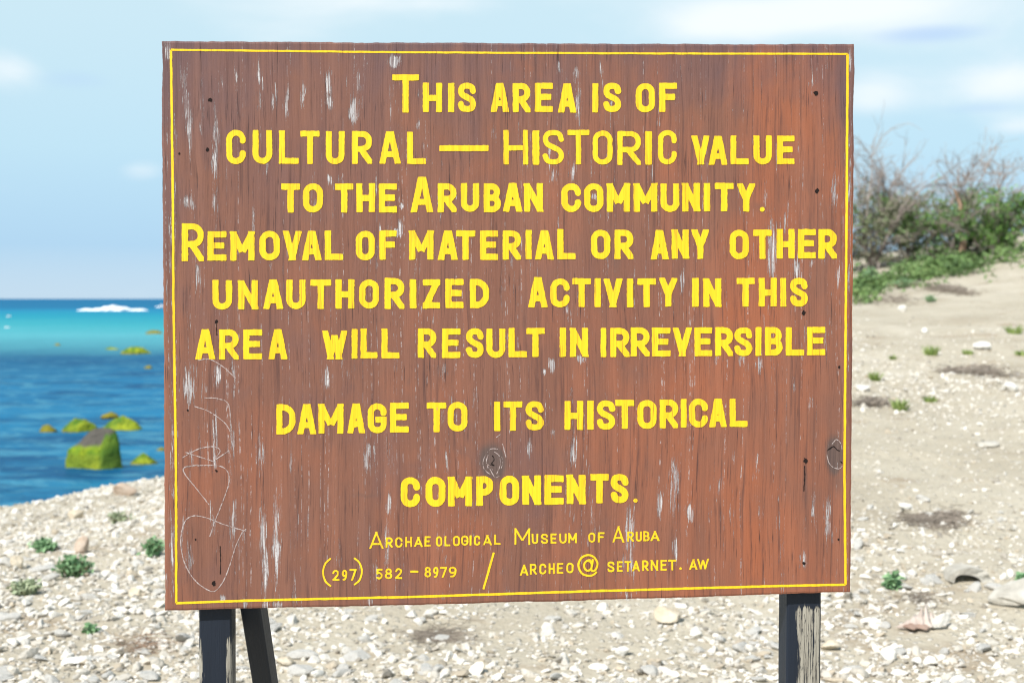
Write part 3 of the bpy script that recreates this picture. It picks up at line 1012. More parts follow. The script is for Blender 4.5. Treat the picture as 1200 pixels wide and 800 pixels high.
# --- wear of the paint: where bare grey-white wood shows (photograph pixels: x, y, half width, half height, strength)
WEAR = [(217, 110, 5, 45, .8), (222, 150, 5, 30, 1), (237, 130, 3, 50, .6), (253, 170, 5, 55, .8), (262, 90, 8, 22, .4), (304, 88, 4, 25, .8), (305, 120, 2, 18, .8),
        (322, 112, 4, 22, .7), (337, 115, 4, 24, .8), (355, 112, 4, 20, .8), (385, 100, 5, 24, .8), (387, 118, 4, 12, .9), (415, 128, 7, 16, 1.1), (418, 95, 5, 30, .6),
        (430, 80, 6, 20, .4), (463, 72, 8, 7, 1.4), (458, 120, 8, 34, .45), (221, 238, 9, 11, .8), (253, 235, 4, 20, .8), (232, 325, 5, 25, .8), (204, 225, 3, 70, .6),
        (199, 300, 3, 90, .6), (197, 150, 3, 90, .4), (386, 212, 3, 8, 1.2), (398, 210, 4, 6, .7), (470, 243, 3, 4, 1.3), (469, 268, 3, 10, 1.3), (466, 272, 5, 5, 1.5), (445, 268, 2, 8, 1),
        (491, 145, 3, 10, .9), (500, 165, 8, 40, .4), (678, 120, 5, 35, .8), (675, 85, 4, 12, .8), (705, 85, 3, 12, .8), (655, 78, 3, 10, .8), (716, 120, 3, 20, .6), (648, 205, 5, 12, .7),
        (672, 200, 5, 14, .7), (695, 232, 4, 5, 1.2), (695, 200, 3, 20, .5), (905, 295, 7, 40, 1.1), (935, 318, 5, 18, .9), (950, 308, 2, 8, 1), (978, 222, 5, 30, .8), (983, 322, 4, 25, .7),
        (996, 230, 3, 70, .8), (995, 320, 3, 50, .7), (996, 70, 3, 22, .9), (994, 400, 2, 60, .6), (647, 430, 5, 9, 1.5), (680, 422, 5, 5, 1.5), (637, 436, 3, 4, .9), (383, 443, 5, 17, 1), (410, 440, 7, 14, .45),
        (221, 452, 11, 26, .8), (255, 440, 4, 18, .8), (275, 438, 3, 32, .8), (252, 520, 4, 45, .9), (272, 520, 5, 40, .7), (224, 525, 3, 20, .7), (236, 520, 3, 25, .6), (305, 530, 7, 24, .8),
        (307, 625, 6, 35, 1), (310, 665, 5, 38, 1.0), (323, 635, 5, 70, 1), (430, 535, 9, 28, .7), (455, 592, 3, 16, 1.3), (453, 640, 4, 40, .7), (201, 520, 4, 110, .6), (202, 640, 4, 60, .7),
        (220, 650, 8, 28, .6), (215, 620, 7, 25, .5), (248, 610, 4, 30, .8), (273, 610, 4, 40, .8), (280, 660, 3, 30, .6), (773, 590, 5, 26, .9), (790, 570, 6, 40, .9), (808, 602, 4, 10, 1.4),
        (738, 625, 7, 36, .9), (737, 658, 7, 20, .7), (735, 695, 14, 8, .6), (870, 420, 8, 16, .6), (890, 426, 6, 16, .8), (930, 452, 2, 14, .8), (970, 610, 5, 38, .8), (942, 656, 5, 12, .8),
        (790, 645, 4, 22, .8), (262, 700, 7, 7, .9), (288, 708, 3, 6, 1.4), (311, 709, 4, 6, 1.5), (325, 709, 6, 6, 1.4), (434, 702, 4, 6, 1.2), (672, 528, 5, 22, .8), (620, 525, 4, 14, .8),
        (648, 510, 3, 14, .6), (440, 668, 6, 28, .5), (398, 655, 4, 20, .6), (345, 690, 4, 20, .5), (520, 640, 5, 22, .5), (340, 650, 3, 40, .4), (385, 500, 5, 60, .3), (800, 330, 4, 22, .8),
        (808, 372, 3, 20, .7), (840, 420, 4, 20, .6), (690, 560, 3, 40, .5), (885, 560, 5, 30, .5), (858, 600, 4, 30, .5), (830, 610, 4, 40, .5), (860, 540, 3, 20, .5), (912, 600, 3, 40, .5),
        (540, 120, 3, 60, .3), (620, 140, 4, 60, .3), (560, 200, 3, 40, .3), (195, 60, 5, 14, 1), (640, 480, 3, 30, .4), (550, 325, 3, 30, .4), (620, 320, 4, 30, .4), (520, 440, 6, 20, .35), (590, 690, 10, 8, .5), (520, 696, 10, 6, .5),
        (965, 300, 4, 20, .6), (920, 260, 4, 30, .6), (897, 235, 4, 24, .7), (850, 235, 4, 20, .6), (205, 160, 3, 60, .6)]
rw = np.random.default_rng(3)
for _ in range(230):
    WEAR.append((rw.uniform(195, 996), rw.uniform(60, 700), rw.uniform(1.5, 4), rw.uniform(8, 45), rw.uniform(.25, .6)))
STAIN = [(578, 541, 14, 19, 2.4), (583, 524, 8, 12, .6), (978, 534, 10, 21, 1.9), (984, 560, 10, 26, .6), (925, 500, 18, 50, .45), (325, 300, 10, 16, .4), (722, 305, 9, 28, .5), (430, 579, 30, 4, .5),
         (868, 130, 14, 16, .4), (825, 155, 7, 16, .4), (888, 240, 12, 10, .5), (944, 395, 3, 30, .5), (943, 560, 2, 40, .6), (942, 660, 4, 10, .6), (254, 395, 2, 25, .5), (448, 375, 4, 10, .5), (478, 448, 4, 8, .5),
         (515, 432, 6, 6, .5), (870, 425, 22, 22, .35), (722, 330, 12, 10, .4), (215, 235, 8, 14, .4), (415, 430, 14, 14, .35), (910, 290, 30, 40, .3), (640, 470, 60, 6, .25), (650, 400, 200, 8, .15)]


def field(px, py, items, seed):
    out = np.zeros_like(px)
    jx = 2.2 * fbm(px / 14, py / 26, seed, 3); jy = 5 * fbm(px / 9, py / 30, seed + 5, 3)
    for (cx, cy, rx, ry, a) in items:
        d = ((px + jx - cx) / rx) ** 2 + ((py + jy - cy) / ry) ** 2
        out = np.maximum(out, a * np.exp(-d * 1.1))
    return out


# --- board: a slab of plywood, front face finely divided so that it can carry its own wear
TL, TR, BR, BL = (189.5, 48), (1001, 52), (997, 693), (193.5, 715)
nu, nv = 360, 300
u, v = np.meshgrid(np.linspace(0, 1, nu), np.linspace(0, 1, nv))
bx = (1 - v) * ((1 - u) * TL[0] + u * TR[0]) + v * ((1 - u) * BL[0] + u * BR[0])
by = (1 - v) * ((1 - u) * TL[1] + u * TR[1]) + v * ((1 - u) * BL[1] + u * BR[1])
# slightly bowed, nibbled outline
edge = lambda q, sd: 0.9 * fbm(q / 40, q * 0 + sd, sd, 4) + 0.5 * fbm(q / 6, q * 0 + sd, sd + 3, 2)
bx += (1 - u) ** 12 * (edge(by, 2) + 1.2 * np.exp(-((by - 80) / 18) ** 2)) + u ** 12 * edge(by, 6)
by += (1 - v) ** 12 * (edge(bx, 8) + 1.0 * np.sin(u * 3.14)) + v ** 12 * (edge(bx, 12) + 1.5 * np.sin(u * 3.14))
fr = loc(bx, by)
TK = 0.018
wear = field(bx, by, WEAR, 1)
stain = field(bx, by, STAIN, 2)
tint = np.clip(0.55 * (1 - sstep(by, 60, 190 + 60 * vnoise(bx / 60, bx * 0, 5))) + 0.35 * (1 - sstep(bx, 190, 330)) * (1 - sstep(by, 200, 420)) + 0.25 * (1 - sstep(bx, 330, 520)) * (1 - sstep(by, 160, 330)) + 0.35 * fbm(bx / 55, by / 120, 8, 4)
               + 0.5 * sstep(bx, 978, 996) + 0.6 * (1 - sstep(by, 50, 62)) - 0.55 * sstep(bx, 640, 900) * sstep(by, 100, 260), -0.4, 1)
red = np.clip(-0.55 * (1 - sstep(bx, 330, 520)) * (1 - sstep(by, 160, 330)) + 0.5 * sstep(bx, 560, 900) * (0.8 + 0.9 * fbm(bx / 45, by / 160, 18, 4)) + 0.15 * sstep(by, 400, 640) + 0.35 * fbm(bx / 40, by / 90, 28, 4), -0.6, 1)
# outermost ring drops back a millimetre so that the arris is soft
ring = np.concatenate([np.arange(nu), np.arange(1, nv) * nu + nu - 1, (nv - 1) * nu + np.arange(nu - 2, -1, -1), np.arange(nv - 2, 0, -1) * nu])
flat = fr.reshape(-1, 3).copy()
flat[ring, 1] += 0.0012
side1 = flat[ring].copy(); side1[:, 1] = TK
N0 = len(flat); nr = len(ring)
verts = np.concatenate([flat, side1])
q = np.arange(nr); q2 = (q + 1) % nr
sidef = np.stack([ring[q], N0 + q, N0 + q2, ring[q2]], -1)
i = np.arange(nu * nv).reshape(nv, nu)
ff = np.stack([i[:-1, :-1], i[1:, :-1], i[1:, 1:], i[:-1, 1:]], -1).reshape(-1, 4)
ext = lambda a: np.concatenate([a.ravel(), a.ravel()[ring]])
me = np_mesh('board', verts, [ff, sidef, np.array([N0 + q])], False, {'wear': ext(wear), 'stain': ext(stain), 'tint': ext(tint), 'red': ext(red)})

m_board, t = mat("weathered_brown_board")
P = t.n('ShaderNodeTexCoord').outputs['Object']
A = lambda nm: t.n('ShaderNodeAttribute', attribute_name=nm).outputs['Fac']
warp = t.noise(t.vscale(P, 3.5, 1, 1.2), 1.0, 3, 0.6)
wv = t.n('ShaderNodeCombineXYZ', {0: t.math('MULTIPLY', t.math('SUBTRACT', warp, 0.5), 0.05)}).outputs[0]
PW = t.n('ShaderNodeVectorMath', {0: P, 1: wv}, operation='ADD').outputs[0]
g1 = t.noise(t.vscale(PW, 150, 1, 3.2), 1.0, 4, 0.65)
g2 = t.noise(t.vscale(PW, 420, 1, 9.0), 1.0, 3, 0.7)
g3 = t.noise(t.vscale(PW, 40, 1, 1.6), 1.0, 4, 0.6)
sp = t.noise(t.vscale(P, 420, 1, 210), 1.0, 2, 0.6)
mot = t.noise(t.vscale(P, 18, 1, 7), 1.0, 5, 0.65)
big = t.noise(t.vscale(P, 6.5, 1, 4.0, (1.3, 0, 0.7)), 1.0, 5, 0.6, 0.5)
tin = t.math('ADD', A('tint'), t.math('ADD', t.math('MULTIPLY', t.math('SUBTRACT', mot, 0.5), 1.1), t.math('MULTIPLY', t.math('SUBTRACT', big, 0.52), 2.2)), None, True)
rd = t.math('ADD', A('red'), t.math('ADD', t.math('MULTIPLY', t.math('SUBTRACT', g3, 0.5), 1.0), t.math('MULTIPLY', t.math('SUBTRACT', big, 0.46), -1.8)), None, True)
brown = (0.185, 0.080, 0.054, 1)
c = t.mix(rd, brown, (0.315, 0.098, 0.044, 1))
c = t.mix(t.math('MULTIPLY', tin, 0.85), c, (0.110, 0.066, 0.072, 1))
c = t.mix(t.step(g3, 0.42, 0.70, 0, 0.35), c, (0.27, 0.125, 0.085, 1))
irr = t.noise(t.vscale(P, 30, 1, 5, (4, 0, 9)), 1.0, 4, 0.7)
c = t.mix(t.math('MULTIPLY', t.step(g1, 0.50, 0.36, 0, 0.75), t.step(irr, 0.40, 0.62, 0.1, 1.0)), c, (0.085, 0.040, 0.034, 1))
c = t.mix(t.math('MULTIPLY', t.step(g2, 0.42, 0.33), t.step(mot, 0.42, 0.55, 0.35, 0.95)), c, (0.035, 0.018, 0.018, 1))
c = t.mix(t.step(A('stain'), 0.15, 1.0, 0, 0.88), c, t.mix(g1, (0.035, 0.026, 0.026, 1), (0.15, 0.105, 0.092, 1)))
# paint worn off along the grain: broken white-grey streaks
dens = t.math('ADD', t.math('MULTIPLY', A('wear'), 0.26), t.math('MULTIPLY', t.math('SUBTRACT', mot, 0.5), 0.10))
w1 = t.noise(t.vscale(PW, 380, 1, 20), 1.0, 4, 0.8)
w2 = t.noise(t.vscale(PW, 110, 1, 26, (3, 0, 7)), 1.0, 4, 0.7)
wsum = t.math('ADD', t.math('ADD', t.math('MULTIPLY', w1, 0.80), t.math('MULTIPLY', w2, 0.20)), dens)
wm = t.math('MULTIPLY', t.step(wsum, 0.635, 0.69), t.step(t.noise(t.vscale(PW, 520, 1, 10, (5, 0, 1)), 1.0, 2, 0.6), 0.42, 0.52, 0.12, 1.0))
hair = t.math('MULTIPLY', t.step(t.noise(t.vscale(PW, 300, 1, 1.1, (9, 0, 2)), 1.0, 2, 0.5), 0.61, 0.67), t.step(t.noise(t.vscale(P, 150, 1, 70), 1.0, 3, 0.7), 0.48, 0.64, 0.0, 0.55))
wm = t.math('MAXIMUM', wm, hair)
wm = t.math('MULTIPLY', wm, t.step(sp, 0.30, 0.46, 0.35, 1.0))
c = t.mix(wm, c, t.mix(t.step(g1, 0.35, 0.65), (0.30, 0.28, 0.29, 1), (0.58, 0.56, 0.57, 1)))
hgt = t.math('ADD', t.math('MULTIPLY', g1, 0.7), t.math('ADD', t.math('MULTIPLY', g2, 0.6), t.math('MULTIPLY', wm, -0.5)))
finish(t, c, 0.62, 0.30, hgt, 0.0012, 0.9)
board = link_mesh('board', me, m_board, sign)

# --- hand painted lettering: strokes laid out like the photograph's, as thin films of paint
CAPS = {}


def arc(cx, cy, rx, ry, a0, a1, n=10):
    return [(cx + rx * math.cos(R(a0 + (a1 - a0) * i / n)), cy + ry * math.sin(R(a0 + (a1 - a0) * i / n))) for i in range(n + 1)]


def catmull(p, n=6):
    out = []
    for k in range(len(p) - 1):
        a, b, c_, d = p[max(k - 1, 0)], p[k], p[k + 1], p[min(k + 2, len(p) - 1)]
        for i in range(n):
            s = i / n
            out.append(tuple(0.5 * (2 * b[e] + (c_[e] - a[e]) * s + (2 * a[e] - 5 * b[e] + 4 * c_[e] - d[e]) * s * s + (3 * b[e] - a[e] - 3 * c_[e] + d[e]) * s ** 3) for e in (0, 1)))
    out.append(p[-1])
    return out


def glyph(ch, W, H, bold):
    """bars (square ended) and paths (round) in a W x H box, origin bottom left, y up"""
    B, Q = [], []
    r = min(W * 0.5, H * 0.5) * 0.97
    bar = lambda *p: B.append(p)
    if ch == 'A':
        a = 0.10 * W if bold else 0
        bar((0, 0), (W * .5 - a, H)); bar((W, 0), (W * .5 + a, H)); Q.append([(.24 * W, .25 * H), (.76 * W, .25 * H)])
    elif ch in 'BPR':
        m = .50 * H if ch == 'B' else .44 * H
        rr = min((H - m) / 2 * .95, .62 * W); we = W * (.92 if ch == 'B' else 1)
        bar((0, 0), (0, H))
        Q.append([(0, H), (we - rr, H)] + arc(we - rr, H - rr, rr, rr, 90, 0) + arc(we - rr, m + rr, rr, rr, 0, -90) + [(0, m)])
        if ch == 'B':
            rr = min(m / 2 * .95, .62 * W)
            Q.append([(0, m), (W - rr, m)] + arc(W - rr, m - rr, rr, rr, 90, 0) + arc(W - rr, rr, rr, rr, 0, -90) + [(0, 0)])
        if ch == 'R': bar((.42 * W, m), (W, 0))
    elif ch in 'CG':
        g = .72 * H
        Q.append([(W, g)] + arc(W - r, H - r, r, r, 0, 90) + arc(r, H - r, r, r, 90, 180) + arc(r, r, r, r, 180, 270) + arc(W - r, r, r, r, 270, 360) + [(W, (.28 if ch == 'C' else .44) * H)])
        if ch == 'G': bar((.58 * W, .44 * H), (W, .44 * H))
    elif ch == 'D':
        rr = .75 * W
        bar((0, 0), (0, H)); Q.append([(0, H), (W - rr, H)] + arc(W - rr, H - rr, rr, rr, 90, 0) + arc(W - rr, rr, rr, rr, 0, -90) + [(0, 0)])
    elif ch in 'EF':
        bar((0, 0), (0, H)); bar((0, H), (W, H)); bar((0, .52 * H), (.84 * W, .52 * H))
        if ch == 'E': bar((0, 0), (W, 0))
    elif ch == 'H':
        bar((0, 0), (0, H)); bar((W, 0), (W, H)); Q.append([(0, .48 * H), (W, .48 * H)])
    elif ch == 'I': bar((W / 2, 0), (W / 2, H))
    elif ch == 'L': bar((0, 0), (0, H)); bar((0, 0), (W, 0))
    elif ch == 'M': bar((0, 0), (0, H)); bar((W, 0), (W, H)); bar((0.02 * W, H), (W / 2, .22 * H)); bar((.98 * W, H), (W / 2, .22 * H))
    elif ch == 'N': bar((0, 0), (0, H)); bar((W, 0), (W, H)); bar((.03 * W, H), (.97 * W, 0))
    elif ch in 'O0': Q.append(arc(W - r, H - r, r, r, 0, 90) + arc(r, H - r, r, r, 90, 180) + arc(r, r, r, r, 180, 270) + arc(W - r, r, r, r, 270, 360) + [(W, H - r)])
    elif ch == 'S':
        Q.append(catmull([(W, .77 * H), (.86 * W, .95 * H), (.5 * W, H), (.14 * W, .95 * H), (0, .77 * H), (.14 * W, .61 * H), (.5 * W, .5 * H), (.86 * W, .39 * H), (W, .23 * H), (.86 * W, .05 * H), (.5 * W, 0), (.14 * W, .05 * H), (0, .21 * H)]))
    elif ch == 'T': bar((0, H), (W, H)); bar((W / 2, 0), (W / 2, H))
    elif ch == 'U': Q.append([(0, H), (0, r)] + arc(r, r, r, r, 180, 270) + arc(W - r, r, r, r, 270, 360) + [(W, H)]); bar((0, H), (0, H * .5)); bar((W, H), (W, H * .5))
    elif ch == 'V': bar((0, H), (W / 2, 0)); bar((W, H), (W / 2, 0))
    elif ch == 'W': bar((0, H), (.27 * W, 0)); bar((.5 * W, H * .96), (.27 * W, 0)); bar((.5 * W, H * .96), (.73 * W, 0)); bar((W, H), (.73 * W, 0))
    elif ch == 'Y': bar((0, H), (W / 2, .42 * H)); bar((W, H), (W / 2, .42 * H)); bar((W / 2, 0), (W / 2, .48 * H))
    elif ch == 'Z': bar((0, H), (W, H)); bar((0, 0), (W, 0)); bar((W * .97, H), (.03 * W, 0))
    elif ch == '-': bar((0, H / 2), (W, H / 2))
    elif ch == '/': bar((0, 0), (W, H))
    elif ch == '.': Q.append([(W / 2, 0), (W / 2 + .01, H)])
    elif ch == '2': Q.append(catmull([(0, .75 * H), (.2 * W, .95 * H), (.55 * W, H), (.95 * W, .85 * H), (.9 * W, .6 * H), (.5 * W, .3 * H), (0, 0)])); bar((0, 0), (W, 0))
    elif ch == '5': bar((.1 * W, H), (W, H)); bar((.1 * W, H), (.05 * W, .56 * H)); Q.append(catmull([(.05 * W, .56 * H), (.5 * W, .64 * H), (W, .42 * H), (.9 * W, .1 * H), (.45 * W, 0), (0, .1 * H)]))
    elif ch == '7': bar((0, H), (W, H)); bar((W, H), (.35 * W, 0))
    elif ch == '8':
        Q.append(arc(.5 * W, .76 * H, .40 * W, .24 * H, 0, 360, 20)); Q.append(arc(.5 * W, .26 * H, .5 * W, .26 * H, 0, 360, 20))
    elif ch == '9': Q.append(arc(.48 * W, .70 * H, .48 * W, .30 * H, 0, 360, 20)); Q.append(catmull([(.96 * W, .70 * H), (.9 * W, .35 * H), (.6 * W, .04 * H), (.2 * W, 0)]))
    elif ch == '(': Q.append(catmull([(W, H), (.3 * W, .82 * H), (0, .5 * H), (.3 * W, .18 * H), (W, 0)]))
    elif ch == ')': Q.append(catmull([(0, H), (.7 * W, .82 * H), (W, .5 * H), (.7 * W, .18 * H), (0, 0)]))
    elif ch == '@':
        Q.append(catmull([(.92 * W, .16 * H), (.75 * W, .03 * H), (.5 * W, 0), (.2 * W, .10 * H), (.02 * W, .38 * H), (.03 * W, .65 * H), (.2 * W, .90 * H), (.5 * W, H), (.8 * W, .90 * H), (.97 * W, .62 * H), (.93 * W, .35 * H), (.78 * W, .22 * H), (.66 * W, .3 * H), (.70 * W, .5 * H), (.74 * W, .76 * H)]))
        Q.append(arc(.49 * W, .48 * H, .20 * W, .24 * H, 20, 380, 18))
        Q.append(catmull([(.69 * W, .60 * H), (.58 * W, .75 * H), (.44 * W, .73 * H)]))
    return B, Q


def seg_sd(X, Y, a, b):
    ax, ay = a; dx, dy = b[0] - ax, b[1] - ay
    tt = np.clip(((X - ax) * dx + (Y - ay) * dy) / max(dx * dx + dy * dy, 1e-9), 0, 1)
    return np.hypot(X - ax - tt * dx, Y - ay - tt * dy)


def bar_sd(X, Y, a, b, hw, ext_):
    ax, ay = a; dx, dy = b[0] - ax, b[1] - ay
    L = math.hypot(dx, dy); dx, dy = dx / L, dy / L
    s = (X - ax) * dx + (Y - ay) * dy - L / 2; p = -(X - ax) * dy + (Y - ay) * dx
    rr = hw * 0.22
    qx, qy = np.abs(s) - (L / 2 + ext_) + rr, np.abs(p) - hw + rr
    return np.hypot(np.maximum(qx, 0), np.maximum(qy, 0)) + np.minimum(np.maximum(qx, qy), 0) - rr


class Film:
    """collects marching-squares pieces of signed distance fields, in photograph pixels on the board"""
    def __init__(self): self.v, self.quads, self.polys, self.n = [], [], {}, 0

    def add(self, x0, x1, y0, y1, step, sd_fn):
        gx = np.arange(x0, x1 + step, step); gy = np.arange(y0, y1 + step, step)
        X, Y = np.meshgrid(gx, gy)
        D = sd_fn(X, Y)
        ny, nx = D.shape
        ins = D < 0
        cnt = ins[:-1, :-1].astype(int) + ins[:-1, 1:] + ins[1:, 1:] + ins[1:, :-1]
        # runs of whole cells per row
        for j in range(ny - 1):
            row = cnt[j] == 4
            i = 0
            while i < nx - 1:
                if row[i]:
                    k = i
                    while k < nx - 1 and row[k]: k += 1
                    self.poly([(gx[i], gy[j]), (gx[i], gy[j + 1]), (gx[k], gy[j + 1]), (gx[k], gy[j])])
                    i = k
                else: i += 1
        for j, i in zip(*np.nonzero((cnt > 0) & (cnt < 4))):
            cs = [(gx[i], gy[j], D[j, i]), (gx[i], gy[j + 1], D[j + 1, i]), (gx[i + 1], gy[j + 1], D[j + 1, i + 1]), (gx[i + 1], gy[j], D[j, i + 1])]
            out = []
            for e in range(4):
                a, b = cs[e], cs[(e + 1) % 4]
                if a[2] < 0: out.append((a[0], a[1]))
                if (a[2] < 0) != (b[2] < 0):
                    s = a[2] / (a[2] - b[2]); out.append((a[0] + (b[0] - a[0]) * s, a[1] + (b[1] - a[1]) * s))
            if len(out) > 2: self.poly(out)

    def poly(self, pts):
        k = len(pts)
        self.polys.setdefault(k, []).append(range(self.n, self.n + k))
        self.v += pts; self.n += k

    def build(self, name, m, t):
        p = np.array(self.v)
        me = np_mesh(name, loc(p[:, 0], p[:, 1], -t), [np.array([list(r_) for r_ in q]) for q in self.polys.values()])
        return link_mesh(name, me, m, board)


def add_char(film, ch, x0, x1, y0, y1, w, bold, seed, slant=0.0, w2=None):
    """slant = rise of the line across the letter handled by the caller; w = stroke width in pixels"""
    hw = w / 2
    W, H = max(x1 - x0 - w, 0.02), max(y1 - y0 - w, 0.02)
    B, Q = glyph(ch, W, H, bold)

    def sd(X, Y):
        wob = 0.35 if bold else 0.22
        LX = X - x0 - hw + wob * fbm(X / 7, Y / 7, seed, 2); LY = (y1 - Y) - hw + wob * fbm(X / 7 + 9, Y / 7, seed + 1, 2)
        D = np.full(X.shape, 9.0)
        for (a, b) in B:
            if abs(a[0] - b[0]) > .01 and abs(a[1] - b[1]) > .01:
                L = math.hypot(b[0] - a[0], b[1] - a[1]); e = hw * 2.2 / L
                ea, eb = [e if (q[1] < .01 or q[1] > H - .01) else -0.1 * e for q in (a, b)]
                dx, dy = b[0] - a[0], b[1] - a[1]
                D = np.minimum(D, bar_sd(LX, LY, (a[0] - dx * ea, a[1] - dy * ea), (b[0] + dx * eb, b[1] + dy * eb), hw, 0))
            else:
                D = np.minimum(D, bar_sd(LX, LY, a, b, hw, hw))
        for path in Q:
            for a, b in zip(path[:-1], path[1:]):
                D = np.minimum(D, seg_sd(LX, LY, a, b) - hw)
        if ch not in '(/)@.':
            D = np.maximum(D, np.maximum(np.abs(LX - W / 2) - W / 2 - hw - (0.6 if ch in 'AVWYMN' else 0.1), np.abs(LY - H / 2) - H / 2 - hw))
        return D + (0.30 if bold else 0.18) * fbm(X / 1.6, Y / 2.6, seed + 4, 2) + 0.05
    film.add(x0 - 1.5, x1 + 1.5, y0 - 1.5, y1 + 1.5, 0.5 if bold else 0.4, sd)


m_yel, t = mat("yellow_sign_paint")
P = t.n('ShaderNodeTexCoord').outputs['Object']
wv = t.n('ShaderNodeCombineXYZ', {0: t.math('MULTIPLY', t.math('SUBTRACT', t.noise(t.vscale(P, 3.5, 1, 1.2), 1.0, 3, 0.6), 0.5), 0.035)}).outputs[0]
PW = t.n('ShaderNodeVectorMath', {0: P, 1: wv}, operation='ADD').outputs[0]
g1 = t.noise(t.vscale(PW, 150, 1, 3.2), 1.0, 4, 0.65)
g2 = t.noise(t.vscale(PW, 420, 1, 9.0), 1.0, 3, 0.7)
mo = t.noise(t.vscale(P, 25, 1, 12), 1.0, 3, 0.6)
c = t.mix(t.step(g1, 0.35, 0.62), (0.76, 0.475, 0.010, 1), (0.86, 0.565, 0.014, 1))
c = t.mix(t.math('MULTIPLY', t.step(g2, 0.43, 0.34), t.step(mo, 0.40, 0.55, 0.35, 0.9)), c, (0.30, 0.15, 0.02, 1))
chip = t.math('MULTIPLY', t.step(t.noise(t.vscale(PW, 240, 1, 60, (2, 1, 4)), 1.0, 3, 0.7), 0.66, 0.72), t.step(mo, 0.48, 0.60))
c = t.mix(t.math('MULTIPLY', chip, 0.8), c, (0.40, 0.22, 0.12, 1))
finish(t, c, 0.5, 0.35, t.math('ADD', g1, t.math('MULTIPLY', g2, 0.6)), 0.0009, 0.8)

